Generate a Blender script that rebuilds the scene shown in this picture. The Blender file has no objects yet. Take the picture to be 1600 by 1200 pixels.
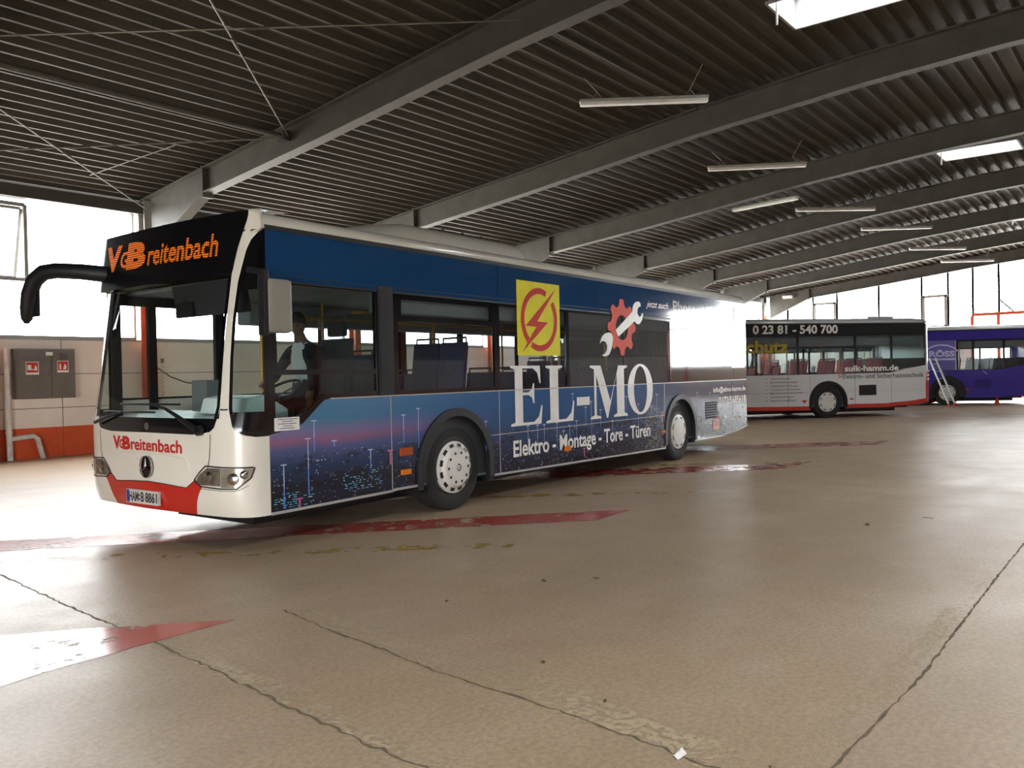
import bpy, bmesh, math, random
from mathutils import Vector, Matrix
from mathutils.geometry import tessellate_polygon
random.seed(7)
D = bpy.data
SC = bpy.context.scene
COL = SC.collection

# ------------------------------------------------------------------ camera, sky, exposure
# World frame: X runs along the hall, Y across it (towards the window wall at +17.9), Z up.
CAM_H, F_PX, PITCH, ROLL, HYAW = 1.4947, 1300.3, -0.0116, -0.0201, 0.8999


def make_camera():
    cp, sp, cr, sr = math.cos(PITCH), math.sin(PITCH), math.cos(ROLL), math.sin(ROLL)
    f, u, r = Vector((0, cp, sp)), Vector((0, -sp, cp)), Vector((1, 0, 0))
    r2, u2 = cr * r + sr * u, -sr * r + cr * u
    R = Matrix.Rotation(-HYAW, 3, 'Z')
    r2, u2, f = R @ r2, R @ u2, R @ f
    cd = D.cameras.new('camera')
    cd.sensor_width = 36
    cd.lens = F_PX / 1600 * 36
    cd.clip_end = 400
    o = D.objects.new('camera', cd)
    M = Matrix((r2, u2, -f)).transposed().to_4x4()
    M.translation = (0, 0, CAM_H)
    o.matrix_world = M
    COL.objects.link(o)
    SC.camera = o


make_camera()
SKY = 15.0
w = D.worlds.new('overcast_sky')
SC.world = w
w.use_nodes = True
wn = w.node_tree
wn.nodes.clear()
bg = wn.nodes.new('ShaderNodeBackground')
wo = wn.nodes.new('ShaderNodeOutputWorld')
tc = wn.nodes.new('ShaderNodeTexCoord')
nz = wn.nodes.new('ShaderNodeTexNoise')
nz.inputs['Scale'].default_value = 2.0
rp = wn.nodes.new('ShaderNodeValToRGB')
rp.color_ramp.elements[0].color = (0.90, 0.95, 1.0, 1)
rp.color_ramp.elements[1].color = (1.0, 0.99, 0.97, 1)
wn.links.new(tc.outputs['Generated'], nz.inputs['Vector'])
wn.links.new(nz.outputs[0], rp.inputs[0])
wn.links.new(rp.outputs[0], bg.inputs[0])
sx = wn.nodes.new('ShaderNodeSeparateXYZ')         # sky dimmed on the window-wall side to balance the floor light
wn.links.new(tc.outputs['Generated'], sx.inputs[0])
mp = wn.nodes.new('ShaderNodeMapRange')
mp.inputs[1].default_value, mp.inputs[2].default_value = -0.9, 0.9
mp.inputs[3].default_value, mp.inputs[4].default_value = SKY * 1.2, SKY * 0.85
wn.links.new(sx.outputs['Y'], mp.inputs[0])
wn.links.new(mp.outputs[0], bg.inputs[1])
wn.links.new(bg.outputs[0], wo.inputs[0])
vs = SC.view_settings
vs.view_transform = 'Standard'
vs.look = 'None'
vs.gamma = 1
vs.use_curve_mapping = False
vs.exposure = 0.42
SC.cycles.use_denoising = True
SC.cycles.max_bounces = 10
SC.cycles.diffuse_bounces = 6
SC.cycles.transparent_max_bounces = 24
SC.cycles.sample_clamp_indirect = 12


def portal(name, loc, rot, sx, sy):
    l = D.lights.new(name, 'AREA')
    l.shape = 'RECTANGLE'
    l.size, l.size_y = sx, sy
    l.cycles.is_portal = True
    o = D.objects.new(name, l)
    o.location, o.rotation_euler = loc, rot
    COL.objects.link(o)


H = math.pi / 2
XN = -8.5                                # inner face of the near gable
portal('daylight_window_wall', (24.2, 18.2, 3.8), (-H, 0, 0), 42, 2.9)
portal('daylight_far_gable', (45.5, 5.0, 4.4), (0, H, 0), 5.4, 25.6)
portal('daylight_unseen_doorway', (-8.75, 0, 1.5), (0, -H, 0), 3.0, 8)  # unseen doorway behind the camera, sized for the light on the bus front


# ------------------------------------------------------------------ helpers
def lin(c):
    if isinstance(c, str):
        c = tuple(int(c[i:i + 2], 16) / 255 for i in (0, 2, 4))
    else:
        c = tuple(x / 255 for x in c)
    return tuple(x / 12.92 if x <= 0.04045 else ((x + 0.055) / 1.055) ** 2.4 for x in c)


MATS = {}


def mat(name, col, rough=0.5, metal=0.0, spec=0.5, var=0.06, scale=6.0, bump=0.0, bscale=60.0, coat=0.0, emit=None, estr=0.0):
    """plain painted / plastic / metal surface with a little procedural unevenness"""
    if name in MATS:
        return MATS[name]
    m = D.materials.new(name)
    m.use_nodes = True
    nt = m.node_tree
    b = nt.nodes['Principled BSDF']
    c = lin(col)
    t = nt.nodes.new('ShaderNodeTexCoord')
    n = nt.nodes.new('ShaderNodeTexNoise')
    n.inputs['Scale'].default_value = scale
    n.inputs['Detail'].default_value = 4
    nt.links.new(t.outputs['Object'], n.inputs['Vector'])
    r = nt.nodes.new('ShaderNodeValToRGB')
    r.color_ramp.elements[0].position = 0.3
    r.color_ramp.elements[1].position = 0.7
    r.color_ramp.elements[0].color = tuple(x * (1 - var) for x in c) + (1,)
    r.color_ramp.elements[1].color = tuple(min(1, x * (1 + var)) for x in c) + (1,)
    nt.links.new(n.outputs[0], r.inputs[0])
    nt.links.new(r.outputs[0], b.inputs['Base Color'])
    b.inputs['Roughness'].default_value = rough
    b.inputs['Metallic'].default_value = metal
    b.inputs['Specular IOR Level'].default_value = spec
    b.inputs['Coat Weight'].default_value = coat
    b.inputs['Coat Roughness'].default_value = 0.06
    if emit:
        b.inputs['Emission Color'].default_value = lin(emit) + (1,)
        b.inputs['Emission Strength'].default_value = estr
    if bump:
        n2 = nt.nodes.new('ShaderNodeTexNoise')
        n2.inputs['Scale'].default_value = bscale
        n2.inputs['Detail'].default_value = 5
        nt.links.new(t.outputs['Object'], n2.inputs['Vector'])
        bp = nt.nodes.new('ShaderNodeBump')
        bp.inputs['Strength'].default_value = bump
        bp.inputs['Distance'].default_value = 0.02
        nt.links.new(n2.outputs[0], bp.inputs['Height'])
        nt.links.new(bp.outputs[0], b.inputs['Normal'])
    MATS[name] = m
    return m


class G:
    """tiny node-graph helper"""
    def __init__(s, name):
        s.m = D.materials.new(name)
        s.m.use_nodes = True
        s.nt = s.m.node_tree
        s.b = s.nt.nodes['Principled BSDF']
        s.out = s.nt.nodes['Material Output']
        MATS[name] = s.m

    def n(s, t, **kw):
        x = s.nt.nodes.new('ShaderNode' + t)
        for k, v in kw.items():
            setattr(x, k, v)
        return x

    def l(s, a, b):
        s.nt.links.new(a, b)

    def val(s, x, a):
        if hasattr(a, 'is_linked') or isinstance(a, bpy.types.NodeSocket):
            s.l(a, x)
        else:
            x.default_value = a

    def math(s, op, a, b=0.0, clamp=False):
        x = s.n('Math', operation=op, use_clamp=clamp)
        s.val(x.inputs[0], a)
        s.val(x.inputs[1], b)
        return x.outputs[0]

    def mix(s, f, a, b, blend='MIX'):
        x = s.n('Mix', data_type='RGBA', blend_type=blend)
        s.val(x.inputs[0], f)
        for i, c in ((6, a), (7, b)):
            if isinstance(c, bpy.types.NodeSocket):
                s.l(c, x.inputs[i])
            else:
                x.inputs[i].default_value = tuple(c) + (1,) if len(c) == 3 else c
        return x.outputs[2]

    def ramp(s, f, pts, interp='LINEAR'):
        x = s.n('ValToRGB')
        cr = x.color_ramp
        cr.interpolation = interp
        while len(cr.elements) < len(pts):
            cr.elements.new(0.5)
        for e, (p, c) in zip(cr.elements, sorted(pts, key=lambda q: q[0])):
            e.position = p
            e.color = tuple(c) + (1,) if not isinstance(c, (int, float)) else (c, c, c, 1)
        s.l(f, x.inputs[0])
        return x.outputs[0]

    def noise(s, vec, scale, detail=4, rough=0.5):
        x = s.n('TexNoise')
        x.inputs['Scale'].default_value = scale
        x.inputs['Detail'].default_value = detail
        x.inputs['Roughness'].default_value = rough
        s.l(vec, x.inputs['Vector'])
        return x.outputs[0]

    def mapping(s, vec, scale=(1, 1, 1), loc=(0, 0, 0), rot=(0, 0, 0)):
        x = s.n('Mapping')
        x.inputs['Scale'].default_value = scale
        x.inputs['Location'].default_value = loc
        x.inputs['Rotation'].default_value = rot
        s.l(vec, x.inputs['Vector'])
        return x.outputs[0]

    def bump(s, h, strength=0.3, dist=0.02):
        x = s.n('Bump')
        x.inputs['Strength'].default_value = strength
        x.inputs['Distance'].default_value = dist
        s.l(h, x.inputs['Height'])
        s.l(x.outputs[0], s.b.inputs['Normal'])


def glass_mat(name, tint=(1, 1, 1), refl=0.06, rough=0.02, film=None, film_amt=0.0):
    """thin pane: see-through tint, Fresnel-like reflection, optional printed film"""
    g = G(name)
    g.nt.nodes.remove(g.b)
    tr = g.n('BsdfTransparent')
    tr.inputs[0].default_value = tuple(tint) + (1,)
    gl = g.n('BsdfGlossy')
    gl.inputs['Roughness'].default_value = rough
    lw = g.n('LayerWeight')
    lw.inputs[0].default_value = 0.5
    p5 = g.math('POWER', lw.outputs['Facing'], 4.0)
    f = g.math('ADD', g.math('MULTIPLY', p5, 0.9), refl, True)
    base = tr.outputs[0]
    if film:
        df = g.n('BsdfDiffuse')
        c = g.n('TexCoord')
        nn = g.noise(c.outputs['Object'], 3.0)
        g.l(g.mix(g.math('MULTIPLY', nn, 0.4), film, tuple(x * 0.6 for x in film)), df.inputs[0])
        mf = g.n('MixShader')
        mf.inputs[0].default_value = film_amt
        g.l(tr.outputs[0], mf.inputs[1])
        g.l(df.outputs[0], mf.inputs[2])
        base = mf.outputs[0]
    else:
        c = g.n('TexCoord')
        nn = g.noise(c.outputs['Object'], 1.5, 3)
        g.l(g.mix(g.math('MULTIPLY', nn, 0.12), tint, (0.75, 0.78, 0.78)), tr.inputs[0])
    ms = g.n('MixShader')
    g.l(f, ms.inputs[0])
    g.l(base, ms.inputs[1])
    g.l(gl.outputs[0], ms.inputs[2])
    g.l(ms.outputs[0], g.out.inputs[0])
    return g.m


def tag(o, label=None, cat=None, group=None, kind=None):
    for k, v in (('label', label), ('category', cat), ('group', group), ('kind', kind)):
        if v:
            o[k] = v
    return o


def empty(name, loc=(0, 0, 0), rz=0.0):
    o = D.objects.new(name, None)
    o.empty_display_size = 0.3
    o.location = loc
    o.rotation_euler = (0, 0, rz)
    COL.objects.link(o)
    return o


def copy_tree(o, parent=None):
    c = o.copy()
    COL.objects.link(c)
    if parent:
        c.parent = parent
    for ch in list(o.children):
        copy_tree(ch, c)
    return c


class MB:
    """collects shapes, then links them as ONE mesh object"""
    def __init__(s):
        s.v, s.f, s.mi, s.k = [], [], [], 0

    def face(s, pts):
        b = len(s.v)
        s.v += [tuple(p) for p in pts]
        s.f.append(tuple(range(b, b + len(pts))))
        s.mi.append(s.k)
        return s

    def tri(s, verts, faces):
        b = len(s.v)
        s.v += [tuple(p) for p in verts]
        for f in faces:
            s.f.append(tuple(b + i for i in f))
            s.mi.append(s.k)
        return s

    def box(s, x0, x1, y0, y1, z0, z1):
        v = [(x, y, z) for z in (z0, z1) for y in (y0, y1) for x in (x0, x1)]
        return s.tri(v, [(0, 2, 3, 1), (4, 5, 7, 6), (0, 1, 5, 4), (2, 6, 7, 3), (0, 4, 6, 2), (1, 3, 7, 5)])

    def bar(s, p, q, w, h=None, up=(0, 0, 1)):
        """rectangular bar from p to q, w across, h along up"""
        h = h or w
        p, q = Vector(p), Vector(q)
        d = (q - p).normalized()
        up = Vector(up)
        if abs(d.dot(up)) > 0.98:
            up = Vector((1, 0, 0))
        a = d.cross(up).normalized() * (w / 2)
        b = d.cross(a).normalized() * (h / 2)
        v = [c + i * a + j * b for c in (p, q) for i, j in ((-1, -1), (1, -1), (1, 1), (-1, 1))]
        return s.tri(v, [(0, 1, 2, 3), (7, 6, 5, 4), (0, 4, 5, 1), (1, 5, 6, 2), (2, 6, 7, 3), (3, 7, 4, 0)])

    def tube(s, pts, r, n=10, cap=True):
        pts = [Vector(p) for p in pts]
        rs = r if isinstance(r, (list, tuple)) else [r] * len(pts)
        rings, ref = [], None
        for i, p in enumerate(pts):
            d = (pts[min(i + 1, len(pts) - 1)] - pts[max(i - 1, 0)]).normalized()
            if ref is None:
                ref = Vector((0, 0, 1)) if abs(d.z) < 0.9 else Vector((1, 0, 0))
            a = d.cross(ref).normalized()
            b = d.cross(a).normalized()
            ref = b.cross(d) if False else ref
            rings.append([p + rs[i] * (math.cos(t) * a + math.sin(t) * b) for t in [2 * math.pi * k / n for k in range(n)]])
        v = [x for rg in rings for x in rg]
        f = []
        for i in range(len(rings) - 1):
            for k in range(n):
                f.append((i * n + k, i * n + (k + 1) % n, (i + 1) * n + (k + 1) % n, (i + 1) * n + k))
        if cap:
            f.append(tuple(range(n))[::-1])
            f.append(tuple((len(rings) - 1) * n + k for k in range(n)))
        return s.tri(v, f)

    def lathe(s, c, prof, n=40, axis='y'):
        """profile of (radius, offset along axis) turned about an axis through c"""
        v, f = [], []
        for r, o in prof:
            for k in range(n):
                t = 2 * math.pi * k / n
                if axis == 'y':
                    v.append((c[0] + r * math.cos(t), c[1] + o, c[2] + r * math.sin(t)))
                elif axis == 'z':
                    v.append((c[0] + r * math.cos(t), c[1] + r * math.sin(t), c[2] + o))
                else:
                    v.append((c[0] + o, c[1] + r * math.cos(t), c[2] + r * math.sin(t)))
        for i in range(len(prof) - 1):
            for k in range(n):
                f.append((i * n + k, i * n + (k + 1) % n, (i + 1) * n + (k + 1) % n, (i + 1) * n + k))
        return s.tri(v, f)

    def grid(s, fn, nu, nv):
        v = [fn(i / nu, j / nv) for j in range(nv + 1) for i in range(nu + 1)]
        f = [(j * (nu + 1) + i, j * (nu + 1) + i + 1, (j + 1) * (nu + 1) + i + 1, (j + 1) * (nu + 1) + i) for j in range(nv) for i in range(nu)]
        return s.tri(v, f)

    def poly(s, loops, fn, thick=None):
        """flat polygon with holes, 2-D loops mapped to 3-D by fn(x, y, t); thick adds a back and rims"""
        L = [[Vector((a, b, 0)) for a, b in lp] for lp in loops]
        tris = tessellate_polygon(L)
        flat = [p for lp in loops for p in lp]
        s.tri([fn(a, b, 0) for a, b in flat], tris)
        if thick:
            s.tri([fn(a, b, thick) for a, b in flat], [t[::-1] for t in tris])
            for lp in loops:
                n = len(lp)
                for i in range(n):
                    a, b = lp[i], lp[(i + 1) % n]
                    s.face([fn(*a, 0), fn(*b, 0), fn(*b, thick), fn(*a, thick)])
        return s

    def build(s, name, m, parent=None, smooth=False, merge=False, bevel=0.0):
        me = D.meshes.new(name)
        me.from_pydata([tuple(v) for v in s.v], [], s.f)
        for mm in (m if isinstance(m, (list, tuple)) else [m]):
            me.materials.append(mm)
        me.polygons.foreach_set('material_index', s.mi)
        if merge or smooth or bevel:
            bm = bmesh.new()
            bm.from_mesh(me)
            bmesh.ops.remove_doubles(bm, verts=bm.verts, dist=1e-5)
            bmesh.ops.recalc_face_normals(bm, faces=bm.faces)
            if bevel:
                es = [e for e in bm.edges if len(e.link_faces) == 2 and e.calc_face_angle(0) > 0.5]
                bmesh.ops.bevel(bm, geom=es, offset=bevel, segments=2, affect='EDGES', clamp_overlap=True, profile=0.6)
            bm.to_mesh(me)
            bm.free()
        if smooth:
            me.polygons.foreach_set('use_smooth', [True] * len(me.polygons))
            me.set_sharp_from_angle(angle=math.radians(smooth if not isinstance(smooth, bool) else 40))
        me.update()
        o = D.objects.new(name, me)
        COL.objects.link(o)
        if parent:
            o.parent = parent
        return o


_TXT = {}


def text2d(string, size=1.0, bold=0.0, shear=0.0, spacing=1.0):
    """outline lettering as triangles: (verts, faces, width, height of capitals)"""
    key = (string, bold, shear, spacing)
    if key not in _TXT:
        cu = D.curves.new('lettering', 'FONT')
        cu.body = string
        cu.size = 1.0
        cu.offset = bold
        cu.shear = shear
        cu.space_character = spacing
        cu.resolution_u = 3
        ob = D.objects.new('lettering', cu)
        COL.objects.link(ob)
        bpy.context.view_layer.update()
        dg = bpy.context.evaluated_depsgraph_get()
        me = D.meshes.new_from_object(ob.evaluated_get(dg))
        vs_ = [(v.co.x, v.co.y) for v in me.vertices]
        fs_ = [tuple(p.vertices) for p in me.polygons]
        D.objects.remove(ob)
        D.curves.remove(cu)
        D.meshes.remove(me)
        _TXT[key] = (vs_, fs_)
    return _TXT[key]


def put_text(mb, string, fn, x0, x1, zb, cap, bold=0.012, shear=0.0, spacing=1.0):
    """lettering stretched to run from x0 to x1 on baseline zb with capital height cap; fn(x, z)"""
    v, f = text2d(string, 1, bold, shear, spacing)
    cv, _ = text2d('H', 1, 0)
    ch = max(b for a, b in cv)
    a0, a1 = min(a for a, b in v), max(a for a, b in v)
    kx, kz = (x1 - x0) / (a1 - a0), cap / ch
    mb.tri([fn(x0 + (a - a0) * kx, zb + b * kz) for a, b in v], f)


def interp(x, pts):
    if x <= pts[0][0]:
        return pts[0][1]
    for (a, b), (c, d) in zip(pts, pts[1:]):
        if x <= c:
            return b + (d - b) * (x - a) / (c - a)
    return pts[-1][1]


def arc(cx, cy, r, a0, a1, n):
    return [(cx + r * math.cos(a0 + (a1 - a0) * i / n), cy + r * math.sin(a0 + (a1 - a0) * i / n)) for i in range(n + 1)]

# ------------------------------------------------------------------ materials of the hall
def floor_material():
    g = G('worn_concrete')
    c = g.n('TexCoord').outputs['Object']
    big = g.noise(g.mapping(c, (0.22, 0.5, 1)), 1.0, 5, 0.6)
    mid = g.noise(c, 1.3, 6, 0.65)
    fine = g.noise(c, 38, 5, 0.7)
    grit = g.noise(c, 170, 3, 0.6)
    col = g.ramp(big, [(0.30, lin('a38d74')), (0.50, lin('b9a083')), (0.70, lin('c8b296'))])
    col = g.mix(g.ramp(mid, [(0.35, 0.0), (0.75, 0.65)]), col, lin('ab8e6c'))
    col = g.mix(g.ramp(fine, [(0.40, 0.5), (0.6, 0.0)]), col, lin('85766a'))
    col = g.mix(g.ramp(grit, [(0.66, 0.0), (0.76, 0.45)]), col, lin('d0c2a8'))
    g.l(col, g.b.inputs['Base Color'])
    g.l(g.ramp(mid, [(0.3, 0.35), (0.7, 0.48)]), g.b.inputs['Roughness'])
    g.b.inputs['Specular IOR Level'].default_value = 0.45
    h = g.math('ADD', g.math('MULTIPLY', fine, 0.6), g.math('MULTIPLY', grit, 0.4))
    g.bump(h, 0.22, 0.006)
    return g.m


def paint_material(name, base, wear=0.5, rough=0.16, scale=5.0):
    """worn, glossy floor paint: flakes are missing where the noise is high"""
    g = G(name)
    c = g.n('TexCoord').outputs['Object']
    a = g.noise(g.mapping(c, (1, 1, 1)), scale, 7, 0.68)
    b = g.noise(c, 0.9, 3, 0.6)
    k = g.math('ADD', a, g.math('MULTIPLY', b, 0.5))
    g.l(g.ramp(k, [(wear, 1.0), (wear + 0.02, 0.0)]), g.b.inputs['Alpha'])
    g.l(g.mix(b, base, tuple(x * 0.75 for x in base)), g.b.inputs['Base Color'])
    g.b.inputs['Roughness'].default_value = rough
    g.bump(g.noise(c, 14, 5, .6), 0.16, 0.004)
    return g.m


def deck_material():
    g = G('trapezoid_deck_steel')
    c = g.n('TexCoord').outputs['Object']
    n = g.noise(g.mapping(c, (0.15, 1.2, 1)), 1.5, 5, 0.6)
    g.l(g.ramp(n, [(0.3, lin('3c372f')), (0.7, lin('4c463b'))]), g.b.inputs['Base Color'])
    g.b.inputs['Roughness'].default_value = 0.55
    g.b.inputs['Metallic'].default_value = 0.0
    return g.m


def plinth_material():
    g = G('wall_panel_paint')
    c = g.n('TexCoord').outputs['Object']
    z = g.n('SeparateXYZ')
    g.l(c, z.inputs[0])
    n = g.noise(c, 1.2, 5, 0.6)
    white = g.ramp(n, [(0.3, lin('e6d7cd')), (0.7, lin('f0e5dd'))])
    orange = g.ramp(n, [(0.3, lin('c9481c')), (0.7, lin('dd5a26'))])
    f = g.math('GREATER_THAN', z.outputs['Z'], 0.61)
    g.l(g.mix(f, orange, white), g.b.inputs['Base Color'])
    g.b.inputs['Roughness'].default_value = 0.6
    return g.m


def column_material():
    g = G('column_paint')
    c = g.n('TexCoord').outputs['Object']
    z = g.n('SeparateXYZ')
    g.l(c, z.inputs[0])
    n = g.noise(c, 2.5, 5, 0.6)
    top = g.ramp(n, [(0.3, lin('8e8d86')), (0.7, lin('9b9992'))])
    low = g.ramp(n, [(0.3, lin('c2603f')), (0.7, lin('d07250'))])
    f = g.math('GREATER_THAN', z.outputs['Z'], 4.45)
    g.l(g.mix(f, low, top), g.b.inputs['Base Color'])
    g.b.inputs['Roughness'].default_value = 0.55
    return g.m


M_floor = floor_material()
M_deck = deck_material()
M_plinth = plinth_material()
M_column = column_material()
M_steel = mat('frame_steel_paint', '524f48', 0.55, var=0.14, scale=3)
M_dark = mat('dark_steel', '4a4744', 0.5)
M_mull = mat('mullion_grey', 'a3a09c', 0.5)
M_rod = mat('galvanised_rod', '77746c', 0.45, 0.6)
M_white = mat('white_lacquer', 'e9e7e2', 0.35)
M_orange = mat('orange_lacquer', 'd9542c', 0.45)
M_clad = mat('grey_cladding', '8d8a84', 0.6)
M_ground = mat('outdoor_concrete', 'b4b0a6', 0.9, var=0.12, scale=0.7)
M_pane = glass_mat('window_pane', (0.97, 0.98, 0.98), 0.04, 0.02)

# ------------------------------------------------------------------ hall shell
BAY = 5.92
FX = [9.4 + BAY * i for i in range(-3, 7)]      # positions of the portal frames (FX[3] is the nearest in view)
TOP = [(0, 7.10), (2, 7.07), (4.17, 6.95), (7.44, 6.66), (11.6, 6.16), (15.2, 5.77), (17.9, 5.44)]


def ztop(y):
    return interp(abs(y), TOP)


def structure(o):
    o['kind'] = 'structure'
    return o


structure(MB().box(-8.7, 45.3, -18.1, 18.1, -0.2, 0.0).build('floor', M_floor))
structure(MB().box(-90, 120, -90, 90, -0.4, -0.21).build('outdoor_ground', M_ground))

SKYL = [(0.4, 1.6), (12.1, 13.3), (23.3, 24.45), (35.3, 36.45)]  # the first is unseen, added to light the foreground
ADDED_SKYR = [(-7.4, -3.4), (-1.5, 2.5), (4.4, 8.4), (10.3, 14.3), (16.3, 20.3), (23.3, 24.45), (29.6, 30.8), (35.3, 36.45)]  # unseen row, added and lengthened to light the bus side and floor
SKY_Y0, SKY_Y1 = 2.87, 4.66
cuts = sorted({-8.7, 45.3} | {x for a in SKYL + ADDED_SKYR for x in a})


def in_hole(xa, xb, y):
    return SKY_Y0 < abs(y) < SKY_Y1 and any(a - 1e-6 < xa and xb < b + 1e-6 for a, b in (SKYL if y > 0 else ADDED_SKYR))


prof, y = [], -17.95
P0 = 0.305
while y < 17.95:
    for dy, up in ((0, 0), (0.042, 0), (0.075, 1), (0.272, 1)):
        if y + dy < 17.95:
            prof.append((y + dy, ztop(y + dy) + 0.012 + 0.105 * up))
    y += P0
prof.append((17.95, ztop(17.95) + 0.012))
mb = MB()
for xa, xb in zip(cuts, cuts[1:]):
    for (y0, z0), (y1, z1) in zip(prof, prof[1:]):
        if in_hole(xa, xb, (y0 + y1) / 2):
            continue
        mb.face([(xa, y0, z0), (xb, y0, z0), (xb, y1, z1), (xa, y1, z1)])
for xa, xb in zip(cuts, cuts[1:]):     # roof build-up above the deck keeps the sky out
    ys = [-17.95, -SKY_Y1, -SKY_Y0, SKY_Y0, SKY_Y1, 17.95]
    for ya, yb in zip(ys, ys[1:]):
        if in_hole(xa, xb, (ya + yb) / 2):
            continue
        n = 8
        for i in range(n):
            a, b = ya + (yb - ya) * i / n, ya + (yb - ya) * (i + 1) / n
            mb.face([(xa, a, ztop(a) + 0.14), (xb, a, ztop(a) + 0.14), (xb, b, ztop(b) + 0.14), (xa, b, ztop(b) + 0.14)])
structure(mb.build('ceiling', M_deck))


def plinth(name, x0, x1, y0, y1, inward):
    """insulated wall panels up to the sill with their joints and a coping"""
    o = MB().box(x0, x1, y0, y1, 0, 2.38).build(name, M_plinth)
    structure(o)
    j = MB()
    ax = 0 if x1 - x0 > y1 - y0 else 1
    for z in (1.0, 1.69):
        if ax == 0:
            yy = y0 if inward < 0 else y1
            j.box(x0, x1, yy - 0.003, yy + 0.003, z - 0.006, z + 0.006)
        else:
            xx = x0 if inward < 0 else x1
            j.box(xx - 0.003, xx + 0.003, y0, y1, z - 0.006, z + 0.006)
    L, a0 = (x1 - x0, x0) if ax == 0 else (y1 - y0, y0)
    for i in range(1, int(L / BAY) + 1):
        t = a0 + i * BAY - 1.6
        if t > a0 + L:
            continue
        if ax == 0:
            yy = y0 if inward < 0 else y1
            j.box(t - 0.006, t + 0.006, yy - 0.003, yy + 0.003, 0, 2.38)
        else:
            xx = x0 if inward < 0 else x1
            j.box(xx - 0.003, xx + 0.003, t - 0.006, t + 0.006, 0, 2.38)
    j.build('panel_joint', M_dark, o)
    MB().box(x0 - 0.02, x1 + 0.02, y0 - 0.02, y1 + 0.02, 2.38, 2.42).build('coping', M_mull, o)
    return o


plinth('wall_left', -8.5, 45.3, 17.9, 18.1, -1)
plinth('wall_right', -8.5, 45.3, -18.1, -17.9, 1)
plinth('wall_near_left', -8.7, -8.5, 4.0, 18.1, 1)
plinth('wall_near_right', -8.7, -8.5, -18.1, -4.0, 1)
plinth('wall_far_left', 45.1, 45.3, 7.5, 17.9, -1)
plinth('wall_far_right', 45.1, 45.3, -18.1, -7.5, -1)
o = structure(MB().box(45.1, 45.3, -7.5, 7.5, 0, 1.72).build('wall_far', M_plinth))
MB().box(45.08, 45.32, -7.5, 7.5, 1.72, 1.76).build('coping', M_mull, o)


def cladding(name, x0, x1, y, z0, z1, along='x', top=None):
    """ribbed sheet between two heights (top: follow the roof line)"""
    mb = MB()
    t = x0
    while t < x1 - 1e-6:
        for a, b, d in ((t, t + .22, .05), (t + .22, t + .3, .01)):
            b = min(b, x1)
            if a >= b:
                continue
            zt = z1 if top is None else min(ztop(a), ztop(b)) + .1
            if along == 'x':
                mb.box(a, b, y - d, y + d, z0, zt)
            else:
                mb.box(y - d, y + d, a, b, z0, zt)
        t += .3
    return structure(mb.build(name, M_clad))


cladding('wall_right_cladding', -8.5, 45.3, -18.0, 2.42, 5.5)
cladding('wall_left_cladding', -8.5, 3.4, 18.02, 2.42, 5.5)
cladding('wall_near_cladding', -18.0, 18.0, -8.6, 3.0, 6, 'y', ztop)
cladding('wall_near_left_cladding', 4.0, 18.0, -8.6, 2.42, 3.0, 'y')
cladding('wall_near_right_cladding', -18.0, -4.0, -8.6, 2.42, 3.0, 'y')
cladding('wall_far_cladding', -18.0, -7.5, 45.2, 2.42, 6, 'y', ztop)
cladding('glare_block_cladding', -7.5, -4.2, 45.2, 5.0, 6, 'y', ztop)  # unseen sheet added to trim the gable glare mirrored in the bus side
mb = MB()                                  # closure strip over the gable glazing
for k in range(36):
    a, b = -18 + k, -17 + k
    mb.tri([(x_, q, ztop(q) + dz) for x_ in (45.12, 45.28) for q in (a, b) for dz in (-.06, .16)],
           [(0, 1, 3, 2), (4, 6, 7, 5), (0, 2, 6, 4), (1, 5, 7, 3)])
structure(mb.build('trim_2', M_dark))

nwin = 0


def window(frame, glass, casement=None):
    global nwin
    nwin += 1
    e = structure(empty('window_%d' % nwin))
    frame.build('window_frame', M_mull, e)
    glass.build('window_glass', M_pane, e)
    if casement:
        casement.build('casement', M_mull, e)
    return e


for i in range(2, len(FX) - 1):
    xa, xb = FX[i] + 0.13, FX[i + 1] - 0.13
    fr = MB()
    fr.box(xa, xb, 17.92, 18.0, 2.42, 2.47).box(xa, xb, 17.92, 18.0, 5.26, 5.32)
    fr.box(xa, xa + 0.04, 17.92, 18.0, 2.42, 5.3).box(xb - 0.04, xb, 17.92, 18.0, 2.42, 5.3)
    gl = MB().face([(xa, 17.97, 2.44), (xb, 17.97, 2.44), (xb, 17.97, 5.3), (xa, 17.97, 5.3)])
    ca = None
    if i % 2 == 0:
        c0, c1 = FX[i + 1] - 3.9, FX[i + 1] - 2.36
        ca = MB()
        for a, b in (((c0, 3.58), (c1, 3.58)), ((c0, 5.07), (c1, 5.07)), ((c0, 3.58), (c0, 5.07)), ((c1, 3.58), (c1, 5.07))):
            ca.bar((a[0], 17.93, a[1]), (b[0], 17.93, b[1]), 0.07, 0.07)
        ty = 18.35
        for a, b in (((c0 + .06, 3.66, ty), (c1 - .06, 3.66, ty)), ((c0 + .06, 5.0, 17.98), (c1 - .06, 5.0, 17.98)),
                     ((c0 + .06, 3.66, ty), (c0 + .06, 5.0, 17.98)), ((c1 - .06, 3.66, ty), (c1 - .06, 5.0, 17.98))):
            ca.bar((a[0], a[2], a[1]), (b[0], b[2], b[1]), 0.06, 0.06)
        for cx in (c0, c1):
            ca.bar((cx - .03 if cx == c1 else cx + .03, 17.95, 4.3), (cx, 18.2, 4.05), 0.025, 0.025)
    window(fr, gl, ca)
MB().box(-8.5, 45.1, 17.62, 17.9, 5.16, 5.40).build('trim_1', M_dark)['kind'] = 'structure'


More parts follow.
